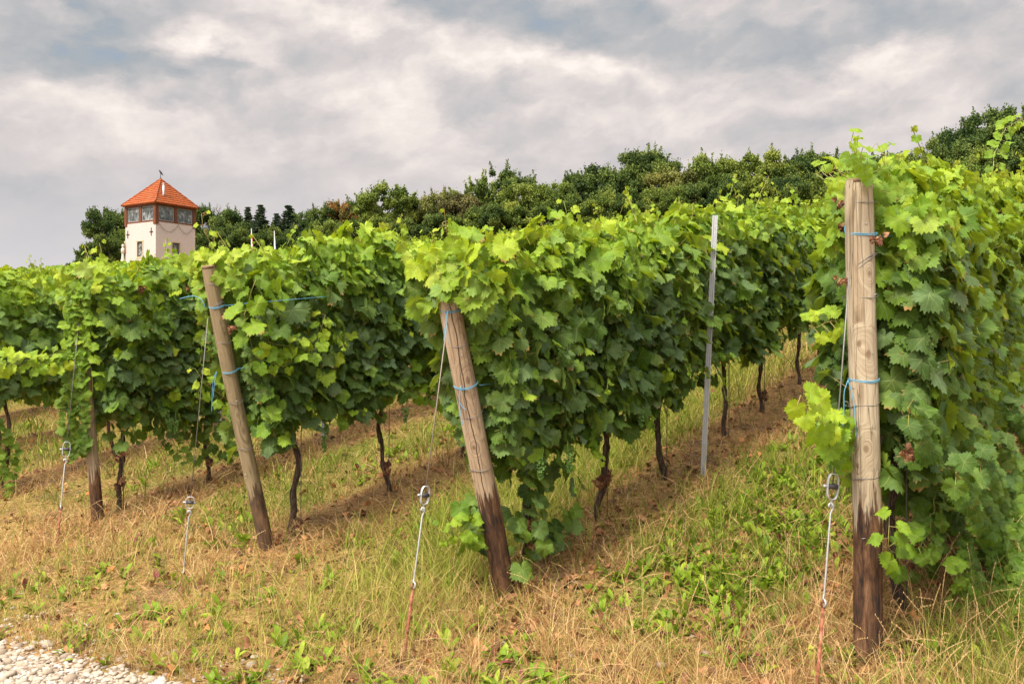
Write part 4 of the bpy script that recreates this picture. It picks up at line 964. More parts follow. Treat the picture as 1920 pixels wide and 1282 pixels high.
# flag poles behind the rows
def flagpole(u, vtop, d, cols, lab):
    b = P(u, vtop, d); g = float(Gxy(b.x, b.y)); e = empty('flagpole', (b.x, b.y, g), 0, label=lab, cat='flagpole'); h = b.z - g
    mb = MB(); mb.tube([(0, 0, -.1), (0, 0, h)], [.03, .022], 8); mb.ball((0, 0, h + .02), .032, 8, 6); mb.build('pole', simple('white_paint', (.42, .42, .43), .4, .4), e)
    mb = MB(); vs = []; n = 14; m_ = 7
    for i in range(n):
        z = h - .35 - i * .16
        for j in range(m_): vs.append((.03 + .022 * j * (.4 + .6 * i / n), .05 * math.sin(j * 2.1 + i * .3) * (i / n + .2) - .02, z - .05 * j))
    mb.add(vs, [(i * m_ + j, i * m_ + j + 1, (i + 1) * m_ + j + 1, (i + 1) * m_ + j) for i in range(n - 1) for j in range(m_ - 1)])
    m, t, out = mat('flag_cloth'); x, y, z = t.xyz(t.new('ShaderNodeTexCoord').outputs['Object']); sel = t.m('GREATER_THAN', t.m('SINE', t.m('MULTIPLY', t.m('ADD', x, t.m('MULTIPLY', z, .06)), 40)), .2)
    pbr(t, out, t.mix(sel, cols[0], cols[1]), .8, .1); o = mb.build('flag', m, e); md = o.modifiers.new('t', 'SOLIDIFY'); md.thickness = .008
flagpole(471.5, 430, 52, ((.55, .02, .03), (.75, .72, .70)), 'white flagpole with a limp red and white flag above the vines')
flagpole(514.5, 434, 52, ((.05, .09, .35), (.70, .70, .72)), 'white flagpole with a limp blue flag, right of the red one')

# ------------------------------------------------------------------ wood on the hill
def crown_mat(name, c0, c1, c2):
    m, t, out = mat(name); a, r_, d_ = t.xyz(attr(t).outputs['Color']); oi = t.new('ShaderNodeObjectInfo')
    c = t.ramp(t.m('ADD', t.m('MULTIPLY', a, .7), t.m('MULTIPLY', r_, .3)), [(.15, c0), (.5, c1), (.85, c2)])
    c = t.mix(oi.outputs['Random'], t.mix(1, c, (.85, .9, .95), 'MULTIPLY'), t.mix(1, c, (1.15, 1.08, 1.0), 'MULTIPLY'))
    b = pbr(t, None, c, .7, .15); tr = t.new('ShaderNodeBsdfTranslucent'); t.put(tr.inputs[0], c); mx = t.new('ShaderNodeMixShader'); mx.inputs[0].default_value = .2
    t.l.new(b.outputs[0], mx.inputs[1]); t.l.new(tr.outputs[0], mx.inputs[2]); t.l.new(mx.outputs[0], out.inputs[0]); return m
CM = {'dark': crown_mat('foliage_dark', (.026, .050, .012), (.070, .115, .024), (.165, .215, .045)),
      'mid': crown_mat('foliage_mid', (.045, .078, .014), (.125, .18, .030), (.25, .30, .055)),
      'yellow': crown_mat('foliage_yellow', (.075, .095, .025), (.155, .175, .045), (.28, .28, .085)),
      'brown': crown_mat('foliage_brown', (.060, .058, .020), (.125, .115, .040), (.22, .20, .070)),
      'spruce': crown_mat('foliage_spruce', (.014, .028, .016), (.028, .050, .024), (.055, .080, .036)),
      'orange': crown_mat('foliage_orange', (.07, .075, .02), (.14, .13, .035), (.30, .13, .04))}
TBARK = simple('tree_bark', (.07, .055, .042), .9, .1, 0, 6, .4)
def leafcards(rs, pos, size, tint, asp=.62):
    n = len(pos); Nn = unit(rs.normal(0, 1, (n, 3)) + [[0, 0, .5]]); T = unit(np.cross(Nn, rs.normal(0, 1, (n, 3)))); B = np.cross(Nn, T); s = (size * rs.uniform(.6, 1.35, n))[:, None]
    V = np.stack([pos - T * s, pos - B * s * asp + T * s * .1, pos + T * s, pos + B * s * asp - T * s * .1], 1).reshape(-1, 3)
    idx = np.arange(4 * n); col = np.repeat(np.stack([tint, rs.rand(n), np.zeros(n), np.ones(n)], 1), 4, 0); return V, idx, col
def tree(seed, kind):
    rs = np.random.RandomState(seed); rg = random.Random(seed); tb = MB(); P_ = []; TI = []
    def branch(a, b, r0, r1, bow=.3):
        a, b = Vector(a), Vector(b); pts = []
        for i in range(7):
            q = i / 6; p_ = a.lerp(b, q); p_.z += bow * math.sin(q * math.pi * .8) * .5; pts.append(p_ + Vector((rg.gauss(0, .05), rg.gauss(0, .05), 0)))
        tb.tube(pts, [r0 + (r1 - r0) * i / 6 for i in range(7)], 6)
    if kind in ('round', 'oak', 'airy', 'feather'):
        trunk_h = 4.0; branch((0, 0, -.5), (rg.gauss(0, .3), rg.gauss(0, .3), trunk_h), .26, .18, 0); N = {'round': 85, 'oak': 70, 'airy': 78, 'feather': 60}[kind]
        cs = []
        while len(cs) < N:
            d = rs.normal(0, 1, 3); d /= np.linalg.norm(d); rad = rs.uniform(.45, 1.0) ** .6
            if kind == 'airy': p_ = np.array([d[0] * 3.9 * rad, d[1] * 3.9 * rad, 7.4 + d[2] * 1.9 * rad - .10 * (d[0] ** 2 + d[1] ** 2) * 6 * rad])
            elif kind == 'feather': p_ = np.array([d[0] * 4.1 * rad, d[1] * 4.1 * rad, 6.8 + d[2] * 2.7 * rad])
            else:
                lump = 1 + .26 * math.sin(3.1 * math.atan2(d[1], d[0]) + seed) + .12 * math.sin(5 * d[2] + seed * 2)
                p_ = np.array([d[0] * 3.6 * rad * lump, d[1] * 3.6 * rad * lump, 5.9 + d[2] * 3.6 * rad * (1 if kind == 'round' else 1 + .1 * lump)])
            if p_[2] > 1.0: cs.append(p_)
        for i, c_ in enumerate(cs):
            R_ = rg.uniform(.42, 1.05) * (.8 if kind in ('airy', 'feather') else 1); n = int(640 * R_ ** 1.6) + 80
            e_ = rs.normal(0, 1, (n, 3)); e_ /= np.linalg.norm(e_, axis=1, keepdims=True); e_ *= (rs.rand(n, 1) ** .45) * R_ * np.array([[1.1, 1.1, .62]])
            e_[:, 2] += rs.normal(0, .12, n) + (rs.rand(n) < .08) * rs.uniform(0, .5, n); P_.append(c_ + e_); TI.append(np.clip(rg.gauss(.45, .26) + e_[:, 2] * .12 + rs.normal(0, .1, n), 0, 1))
            if i % 3 == 0: branch((0, 0, min(trunk_h, c_[2] * .6)), tuple(c_), .10, .025)
        # loose sprigs breaking the outline
        for i in range(70 if kind != 'airy' else 60):
            c_ = cs[rg.randrange(N)]; o_ = c_ - np.array([0, 0, 5.5]); o_ = o_ / np.linalg.norm(o_); L_ = rg.uniform(.3, .95); n = 30
            q = rs.rand(n, 1); P_.append(c_ + o_ * (.4 + q * L_) + np.array([[0, 0, .25]]) * q + rs.normal(0, .09, (n, 3))); TI.append(np.clip(rs.normal(.6, .2, n), 0, 1))
        sz = .118
    elif kind == 'spruce':
        branch((0, 0, -.5), (0, 0, 9.8), .2, .02, 0); z = 1.2
        while z < 9.9:
            rad = (10.1 - z) * .31 + .12; nb = 9 if z < 8 else 6
            for j in range(nb):
                a = rg.uniform(0, 6.28); rr = rad * rg.uniform(.65, 1.12); n = int(30 + rr * 85); q = rs.rand(n) ** .7
                dz = -q * rr * .38 + np.maximum(0, q - .75) * rr * .5
                sp = rs.normal(0, 1, (n, 2)) * (.05 + .22 * (1 - q[:, None]) * min(rr, 1.2) + .05)
                P_.append(np.stack([np.cos(a) * q * rr + sp[:, 0], np.sin(a) * q * rr + sp[:, 1], z + dz - np.abs(rs.normal(0, .10, n))], 1)); TI.append(np.clip(.2 + q * .55 + rs.normal(0, .12, n), 0, 1))
            z += rg.uniform(.22, .36)
        sz = .105
    else:   # bare, twiggy
        def rec(a, d, L_, r, dep):
            b = a + d * L_; tb.tube([a, a.lerp(b, .5) + Vector((rg.gauss(0, .05), rg.gauss(0, .05), 0)), b], [r, r * .8, r * .6], 5)
            if dep == 0: return
            for _ in range(3 if dep > 1 else 4):
                nd = (d + Vector((rg.gauss(0, .45), rg.gauss(0, .45), rg.gauss(.08, .25)))).normalized(); rec(b, nd, L_ * rg.uniform(.6, .8), r * .58, dep - 1)
        rec(Vector((0, 0, -.5)), Vector((0, 0, 1)), 3.6, .2, 5)
        pp = np.array([v for v in tb.v if v[2] > 3.5]); P_.append(pp[rs.randint(0, len(pp), 500)] + rs.normal(0, .15, (500, 3))); TI.append(np.full(500, .4)); sz = .09
    ps = np.concatenate(P_); V, idx, col = leafcards(rs, ps, sz * (1.0 if kind != 'oak' else 1.15), np.concatenate(TI))
    crown = np_mesh('crown', V, idx, np.full(len(V) // 4, 4), TBARK, col, None, False)
    zs_ = np.sort(ps[:, 2]); rad_ = np.sort(np.hypot(ps[:, 0], ps[:, 1])); KC[seed] = (rad_[int(len(rad_) * .985)], zs_[int(len(zs_) * .997)]); KCM[crown.name] = KC[seed]
    return tb.mesh('trunk', TBARK), crown
KC = {}; KCM = {}
TREES = {kd: [tree(900 + i * 7 + hash_, kd) for i in range(nn)] for hash_, (kd, nn) in enumerate((('round', 3), ('oak', 3), ('airy', 1), ('feather', 1), ('spruce', 2), ('bare', 1)))}
_crown = {}
def crown_with(me, cm):
    key = (me.name, cm)
    if key not in _crown:
        c = me.copy(); c.materials.clear(); c.materials.append(CM[cm]); _crown[key] = c
    return _crown[key]
LOOK = {'round': 'round leafy', 'oak': 'lumpy oak-like', 'airy': 'airy flat-crowned', 'feather': 'feathery wide-branched', 'spruce': 'pointed dark conifer', 'bare': 'half-bare twiggy'}
CW = {'dark': 'dark green', 'mid': 'mid green', 'yellow': 'yellowish green', 'brown': 'brownish', 'spruce': 'blackish', 'orange': 'orange-tinged'}
skyline = [(168, 455, 92, 34, 'round', 'dark'), (212, 392, 90, 46, 'round', 'dark'), (238, 428, 84, 26, 'oak', 'mid'), (384, 386, 92, 40, 'round', 'dark'), (418, 386, 96, 30, 'bare', 'brown'), (436, 393, 92, 28, 'round', 'dark'),
           (465, 388, 93, 30, 'spruce', 'spruce'), (489, 384, 90, 40, 'spruce', 'spruce'), (541, 385, 90, 46, 'spruce', 'spruce'), (519, 400, 98, 34, 'spruce', 'spruce'), (576, 398, 96, 38, 'round', 'dark'), (608, 386, 94, 42, 'oak', 'dark'),
           (640, 378, 95, 46, 'round', 'orange'), (680, 366, 97, 46, 'oak', 'dark'), (722, 346, 93, 62, 'airy', 'mid'), (765, 380, 95, 42, 'round', 'mid'), (797, 370, 94, 46, 'oak', 'yellow'), (832, 358, 95, 48, 'oak', 'yellow'), (872, 366, 92, 52, 'round', 'brown'),
           (898, 328, 98, 58, 'feather', 'mid'), (945, 314, 99, 74, 'feather', 'dark'), (985, 345, 92, 54, 'oak', 'mid'), (1032, 346, 91, 56, 'round', 'mid'), (1082, 325, 95, 54, 'oak', 'dark'), (1124, 314, 96, 62, 'round', 'dark'),
           (1172, 316, 95, 54, 'oak', 'dark'), (1216, 280, 97, 66, 'round', 'dark'), (1262, 318, 91, 56, 'oak', 'yellow'), (1316, 292, 93, 62, 'oak', 'mid'), (1362, 300, 95, 54, 'round', 'mid'), (1402, 294, 96, 56, 'oak', 'mid'), (1452, 284, 94, 62, 'oak', 'mid'),
           (1502, 286, 95, 60, 'round', 'dark'), (1548, 288, 94, 56, 'oak', 'dark'), (1598, 296, 95, 58, 'round', 'dark'), (1650, 292, 95, 58, 'oak', 'dark'), (1704, 290, 95, 58, 'round', 'dark'), (1752, 262, 94, 46, 'oak', 'dark'), (1806, 236, 94, 62, 'round', 'dark'),
           (1858, 214, 93, 66, 'oak', 'dark'), (1905, 204, 91, 64, 'round', 'dark'), (1962, 200, 92, 70, 'oak', 'dark')]
rgt = random.Random(77)
def put_tree(u, v, d, half, kd, cm, lab, grp, vi):
    top = P(u, v, d); g = float(Gxy(top.x, top.y)); me_t, me_c = TREES[kd][vi % len(TREES[kd])]
    wr, ht = KCM[me_c.name]; sx = half / F * d / wr; H = top.z - g; sz = H / ht; sx = max(sx, sz * (.95 if kd == 'spruce' else .7))
    e = empty('tree', (top.x, top.y, g - .1), rgt.uniform(0, 6.28), label=lab, cat='tree', group=grp); e.scale = (sx, sx, sz)
    link('trunk', me_t, e); link('crown', crown_with(me_c, cm), e)
for i, (u, v, d, half, kd, cm) in enumerate(skyline):
    put_tree(u, v, d, half * 1.08, kd, cm, '%s %s tree, %s from the left along the wooded skyline' % (CW[cm], LOOK[kd], ORD[i] if i < 40 else ('forty-first', 'forty-second', 'forty-third')[i - 40]), 'trees along the skyline', i)
under = [(200, 440, 82, 40), (170, 480, 80, 40), (392, 425, 82, 44), (450, 428, 82, 44), (505, 425, 83, 44), (560, 425, 82, 44), (612, 415, 82, 46), (665, 410, 82, 48), (715, 405, 83, 50), (765, 410, 82, 46), (815, 402, 82, 50), (868, 400, 82, 50), (920, 385, 82, 50), (970, 385, 82, 50), (1020, 385, 82, 50),
         (1075, 365, 82, 54), (1130, 360, 82, 54), (1190, 355, 82, 54), (1250, 352, 82, 52), (1305, 340, 82, 54), (1360, 338, 82, 54), (1420, 330, 82, 54), (1480, 328, 82, 54), (1540, 330, 82, 54), (1600, 330, 82, 54), (1660, 328, 82, 54), (1720, 320, 82, 54), (1780, 300, 82, 54), (1840, 280, 82, 56), (1900, 270, 82, 56)]
for i, (u, v, d, half) in enumerate(under):
    cm = ['dark', 'mid', 'dark', 'mid', 'dark'][i % 5] if u > 600 else 'dark'
    put_tree(u, v, d, half, ['round', 'oak'][i % 2], cm, '%s low tree in front of the wood, %s from the left along its edge' % (CW[cm], ORD[i]), 'low trees at the edge of the wood', i + 1)

# ------------------------------------------------------------------ ground
def ground():
    r_ = np.concatenate([np.linspace(-200, -8, 14), np.linspace(-6, 1.5, 12), np.arange(1.8, 9, .055), np.geomspace(9, 300, 130), [380, 520]])
    c_ = np.concatenate([-np.geomspace(260, 2, 26), np.arange(-1.6, 11, .085), np.geomspace(11.1, 400, 110)])
    RR, CC = np.meshgrid(r_, c_, indexing='ij'); Zz = Grc(RR, CC); X = RR * RX + CC * CX; Y = RR * RY + CC * CY
    V = np.stack([X, Y, Zz], 2).reshape(-1, 3); n, m_ = len(r_), len(c_)
    i, j = np.meshgrid(np.arange(n - 1), np.arange(m_ - 1), indexing='ij'); a = (i * m_ + j).ravel()
    idx = np.stack([a, a + m_, a + m_ + 1, a + 1], 1).ravel()
    m, t, out = mat('soil_and_turf'); co = t.new('ShaderNodeNewGeometry').outputs['Position']; x, y, z = t.xyz(co)
    rr = t.m('ADD', t.m('MULTIPLY', x, RX), t.m('MULTIPLY', y, RY)); cc = t.m('ADD', t.m('MULTIPLY', x, CX), t.m('MULTIPLY', y, CY))
    dist = t.m('ABSOLUTE', t.m('SUBTRACT', t.m('FRACT', t.m('ADD', t.m('MULTIPLY', t.m('SUBTRACT', cc, C0), 1 / SP), 100.5)), .5))   # 0 on a row .. .5
    n = t.noise(co, 3.0, 6, .65); n2 = t.noise(co, 26, 5, .7); n3 = t.noise(co, .9, 4, .6)
    soil = t.ramp(n2, [(.3, (.055, .028, .015)), (.5, (.150, .085, .045)), (.7, (.30, .19, .11))])
    straw = t.ramp(n2, [(.3, (.085, .046, .018)), (.5, (.23, .135, .052)), (.7, (.42, .28, .115))])
    turf = t.ramp(n2, [(.3, (.045, .060, .010)), (.5, (.12, .14, .022)), (.7, (.26, .25, .06))])
    c = t.mix(t.rng(n, .38, .50), soil, straw)
    inrow = t.m('MULTIPLY', t.rng(dist, .14, .26, 0, 1, True), t.rng(rr, 4.3, 5.0, .35, 1))
    c = t.mix(t.m('MULTIPLY', inrow, t.rng(n3, .35, .6, .25, .85)), c, turf)
    stones = t.new('ShaderNodeTexVoronoi'); t.put(stones.inputs['Vector'], co); stones.inputs['Scale'].default_value = 34
    grav = t.mix(t.rng(stones.outputs['Distance'], .35, .6), t.ramp(t.xyz(stones.outputs['Color'])[0], [(0, (.42, .37, .30)), (1, (.66, .60, .52))]), (.20, .16, .12))
    pm = t.rng(t.m('ADD', t.m('ADD', rr, t.m('MULTIPLY', t.m('MINIMUM', t.m('MAXIMUM', cc, 1.5), 8.0), .115)), t.m('MULTIPLY', t.m('SUBTRACT', n, .5), .25)), 3.36, 3.24, 0, 1); pm = t.m('MULTIPLY', pm, t.rng(rr, -1.5, -1.2))
    c = t.mix(pm, c, grav)
    pbr(t, out, c, .95, .08, 0, t.m('ADD', n2, t.m('MULTIPLY', stones.outputs['Distance'], t.m('MULTIPLY', pm, -1.5))), .9, .02)
    o = link('ground', np_mesh('ground', V, idx, np.full(len(a), 4), m)); tag(o, 'sloping vineyard soil and a gravel path at the lower left', 'ground', None, 'structure')
ground()

def spread(rs, n, dmin=3.3, dmax=26, umin=-350, umax=2350, pw=1.0):
    u = rs.uniform(umin, umax, n); inv = rs.uniform(1 / dmax, 1 / dmin, n); d = 1 / inv; x = (u - CU) / F * d; y = d
    r = x * RX + y * RY; c = x * CX + y * CY; return x, y, r, c, d
def straw_mat(name, stops, tr=.2, rough=.7):
    m, t, out = mat(name); a, r_, d_ = t.xyz(attr(t).outputs['Color']); c = t.ramp(a, stops)
    c = t.mix(t.m('MULTIPLY', r_, .5), c, t.mix(1, c, (.55, .5, .45), 'MULTIPLY'))
    b = pbr(t, None, c, rough, .2); tb = t.new('ShaderNodeBsdfTranslucent'); t.put(tb.inputs[0], c); mx = t.new('ShaderNodeMixShader'); mx.inputs[0].default_value = tr
    t.l.new(b.outputs[0], mx.inputs[1]); t.l.new(tb.outputs[0], mx.inputs[2]); t.l.new(mx.outputs[0], out.inputs[0]); return m
DRYM_ = straw_mat('dry_grass', [(0, (.14, .065, .022)), (.3, (.34, .175, .06)), (.6, (.54, .35, .14)), (1, (.70, .53, .27))], .25)
GRM = straw_mat('green_grass', [(0, (.055, .105, .010)), (.45, (.16, .24, .022)), (.75, (.32, .35, .05)), (1, (.50, .44, .13))], .3)
WEEDM = straw_mat('weed_leaf', [(0, (.070, .140, .008)), (.6, (.20, .32, .016)), (.9, (.36, .44, .04)), (.97, (.30, .10, .08)), (1, (.22, .06, .06))], .3, .5)
LITM = straw_mat('leaf_litter', [(0, (.12, .055, .03)), (.5, (.30, .14, .065)), (.8, (.46, .25, .12)), (1, (.55, .22, .08))], .1)
def blades(rs, x, y, length, width, lean, tint, rnd, curve=.6):
    n = len(x); z = Gxy(x, y) - .008; az = rs.uniform(0, 6.283, n); dirh = np.stack([np.cos(az), np.sin(az), np.zeros(n)], 1); sa = rs.uniform(0, 6.283, n)
    sd_ = np.stack([np.cos(sa), np.sin(sa), np.zeros(n)], 1) * (width / 2)[:, None]
    b = np.stack([x, y, z], 1); L_ = length[:, None]; up = np.array([[0, 0, 1.]]); s, c = np.sin(lean)[:, None], np.cos(lean)[:, None]
    m1 = b + (dirh * s + up * c) * L_ * .38; l2 = lean + curve * rs.uniform(.2, 1, n); s2, c2 = np.sin(l2)[:, None], np.cos(l2)[:, None]
    m2 = m1 + (dirh * s2 + up * c2) * L_ * .34; l3 = l2 + curve * rs.uniform(.2, 1, n); s3, c3 = np.sin(l3)[:, None], np.cos(l3)[:, None]
    tp = m2 + (dirh * s3 + up * c3) * L_ * .3
    V = np.stack([b - sd_, b + sd_, m1 + sd_ * .85, m1 - sd_ * .85, m2 + sd_ * .6, m2 - sd_ * .6, tp], 1).reshape(-1, 3)
    o = np.arange(n)[:, None] * 7; idx = np.concatenate([o + [[0, 1, 2, 3]], o + [[3, 2, 4, 5]], o + [[5, 4, 6, 6]]], 1)[:, :11].ravel()
    sizes = np.tile([4, 4, 3], n); col = np.repeat(np.stack([tint, rnd, np.zeros(n), np.ones(n)], 1), 7, 0); return V, idx, sizes, col
def tuft(rs, x, y, cell=.13, k=.38):
    gx, gy = np.floor(x / cell), np.floor(y / cell); jx = vn(gx * 7.13 + .5, gy * 3.71, 90); jy = vn(gx * 5.31, gy * 8.17 + .5, 91)
    cx_, cy_ = (gx + .2 + .6 * jx) * cell, (gy + .2 + .6 * jy) * cell; kk = np.where(rs.rand(len(x)) < .62, k, 1.0)
    return cx_ + (x - cx_) * kk, cy_ + (y - cy_) * kk
def stuff(name, arr, m, lab):
    V, idx, sizes, col = arr; o = link(name, np_mesh(name, V, idx, sizes, m, col, None, True)); tag(o, lab, name.replace('_', ' '), None, 'stuff')
def noton_path(r, c): return r > edge_r(c) + .02
def straw_field():
    rs = np.random.RandomState(5); N_ = 520000; x, y, r, c, d = spread(rs, N_)
    rd = rowdist(c); patch = fbm(r * 1.6, c * 1.6, 21); fine = fbm(r * 5.5, c * 5.5, 31)
    # dry grass tussocks
    p = np.where(r > 4.6, .40 + .25 * (rd < .5), .70) * np.clip((patch - .36) * 4.5, 0.08, 1) * np.clip((fine - .34) * 3.6, .04, 1)
    p = np.where((rd < .22) & (r > 4.3), p * .55, p)
    k = (rs.rand(N_) < p) & noton_path(r, c); x, y, r, c, d, pt = (q[k] for q in (x, y, r, c, d, patch)); n = len(x); sc = np.clip(d / 5.0, .8, 3)
    x, y = tuft(rs, x, y); ln = rs.lognormal(-1.98, .45, n) * (.75 + .8 * np.clip(pt - .4, 0, .5)) * (1 + .15 * (sc - 1)); ln = np.clip(ln, .03, .42)
    stuff('dry_grass', blades(rs, x, y, ln, .0026 * sc * rs.uniform(.7, 1.5, n), rs.uniform(.05, 1.25, n), np.clip(rs.normal(.6, .25, n), 0, 1), rs.rand(n)), DRYM_, 'straw-coloured dry grass over the foreground and between the rows')
def green_field():
    rs = np.random.RandomState(6); N_ = 400000; x, y, r, c, d = spread(rs, N_)
    rd = rowdist(c); patch = fbm(r * 1.3 + 4, c * 1.3, 41); fine = fbm(r * 6, c * 6, 51)
    alley = (rd > .45) & (r > 4.6)
    tall = np.clip(np.exp(-(((r - 4.7) / 1.0) ** 2 + ((c - 3.45) / .5) ** 2)) + .8 * np.exp(-((c - 3.7) / .5) ** 2) * (r > 5) * (r < 12), 0, 1)          # long pale grass beside the cracked post
    br = np.exp(-(((r - 4.55) / .5) ** 2 + ((c - .35) / .45) ** 2))               # bottom right tuft
    p = np.where(alley, .75, .22) * np.clip((patch - .34) * 3.4, .05, 1) * np.clip((fine - .25) * 2.6, .1, 1) + tall * .75 + br * .5
    p = np.where((rd < .24) & (r > 4.3), p * .35, p)
    k = (rs.rand(N_) < p) & noton_path(r, c); x, y, r, c, d, tl = (q[k] for q in (x, y, r, c, d, tall)); n = len(x); sc = np.clip(d / 5.0, .8, 3)
    x, y = tuft(rs, x, y, .11); ln = rs.lognormal(-1.95, .42, n) * (1 + .15 * (sc - 1)) * (1 + .7 * tl); ln = np.clip(ln, .04, .42)
    tint = np.clip(rs.normal(.48, .24, n) + .22 * tl + .25 * (r < 4.3), 0, 1)
    stuff('green_grass', blades(rs, x, y, ln, .0034 * sc * rs.uniform(.7, 1.4, n), rs.uniform(.0, .75, n), tint, rs.rand(n)), GRM, 'green and yellowing grass in the alleys between the vine rows')
def mulch():
    rs = np.random.RandomState(8); N_ = 330000; x, y, r, c, d = spread(rs, N_, dmax=18); rd = rowdist(c); patch = fbm(r * 2.2, c * 2.2, 61)
    p = np.where((rd < .5) & (r > 4.0), .9, .45) * np.clip((patch - .25) * 3, .1, 1); k = (rs.rand(N_) < p) & noton_path(r, c); x, y, d = x[k], y[k], d[k]; n = len(x); sc = np.clip(d / 5, .8, 3)
    stuff('straw_litter', blades(rs, x, y, rs.uniform(.05, .22, n), .0030 * sc * rs.uniform(.6, 1.5, n), rs.uniform(1.15, 1.62, n), np.clip(rs.normal(.5, .3, n), 0, 1), rs.rand(n), .12), DRYM_, 'flattened straw and clippings lying on the bare soil')
def weeds():
    rs = np.random.RandomState(9); N_ = 42000; x, y, r, c, d = spread(rs, N_, dmax=16); rd = rowdist(c); patch = fbm(r * 1.1 + 8, c * 1.1 + 3, 71); fine = fbm(r * 5, c * 5, 81)
    mid = np.exp(-((c - 1.85 - .25 * (fbm(r * 1.5, 5.0, 33) - .5)) / .40) ** 2) * np.clip((r - 4.1) / .4, 0, 1) * np.clip((10 - r) / 3, 0, 1)
    fg = .10 * ((r < 4.6) & (patch > .42)); far_ = .24 * ((rd > .5) & (r > 4.6) & (patch > .45))
    p = np.clip(.50 * mid * np.clip((fine - .3) * 4, .1, 1) + (fg + far_) * np.clip((fine - .38) * 5, 0, 1), 0, 1)
    k = (rs.rand(N_) < p) & noton_path(r, c); x, y, r, c, d = (q[k] for q in (x, y, r, c, d)); n = len(x)
    # each plant carries a rosette of leaves
    L_ = 6; px = np.repeat(x, L_) + rs.normal(0, .010, n * L_); py = np.repeat(y, L_) + rs.normal(0, .010, n * L_); N2 = n * L_
    az = rs.uniform(0, 6.283, N2); ln = rs.uniform(.03, .12, N2); w = ln * rs.uniform(.22, .38, N2); lean = rs.uniform(.1, 1.1, N2)
    z = Gxy(px, py) - .004; dh = np.stack([np.cos(az), np.sin(az), np.zeros(N2)], 1); sd_ = np.stack([-np.sin(az), np.cos(az), np.zeros(N2)], 1); up = np.array([[0, 0, 1.]])
    b = np.stack([px, py, z], 1); rows = []; ang = lean; cur = b; wid = [.10, .55, 1.0, .82, .0]; fr = [0, .28, .27, .25, .20]
    for i in range(5):
        if i: ang = ang + rs.uniform(0, .32, N2); cur = cur + (dh * np.sin(ang)[:, None] + up * np.cos(ang)[:, None]) * (ln * fr[i])[:, None]
        nrm = -dh * np.cos(ang)[:, None] + up * np.sin(ang)[:, None]
        if i < 4: rows += [cur - sd_ * (w * wid[i] / 2)[:, None] + nrm * (w * wid[i] * .16)[:, None], cur, cur + sd_ * (w * wid[i] / 2)[:, None] + nrm * (w * wid[i] * .16)[:, None]]
        else: rows.append(cur)
    V = np.stack(rows, 1).reshape(-1, 3); o = np.arange(N2)[:, None] * 13; fl = []
    for i in range(3): a = 3 * i; fl += [a, a + 1, a + 4, a + 3, a + 1, a + 2, a + 5, a + 4]
    fl += [9, 10, 12, 10, 11, 12]; idx = (o + np.array([fl])).ravel(); sizes = np.tile([4] * 6 + [3, 3], N2)
    tint = np.where(rs.rand(N2) < .05, 1.0, np.clip(rs.normal(.5, .22, N2), 0, .9)); col = np.repeat(np.stack([tint, rs.rand(N2) * .7, np.zeros(N2), np.ones(N2)], 1), 13, 0)
    stuff('weeds', (V, idx, sizes, col), WEEDM, 'bright green broad-leaved weeds crowding the alley beside the upright pale post')
def litter():
    rs = np.random.RandomState(10); N_ = 17000; x, y, r, c, d = spread(rs, N_, dmax=15); rd = rowdist(c); p = np.where((rd < .45) & (r > 4), .8, .38); k = (rs.rand(N_) < p) & noton_path(r, c); x, y = x[k], y[k]; n = len(x)
    pos = np.stack([x, y, Gxy(x, y) + rs.uniform(.006, .03, n)], 1); V, Fc, uv, col = leaves(rs, pos, rs.normal(0, .45, (n, 3)) + [[0, 0, 1.]], rs.normal(0, 1, (n, 3)), rs.uniform(.015, .065, n), np.clip(rs.normal(.40, .3, n), 0, 1), rs.rand(n), 2, 2.2)
    stuff('leaf_litter', (V, Fc.ravel(), np.full(len(Fc), 3), col), LITM, 'brown and rusty fallen leaves and crumbs on the soil')
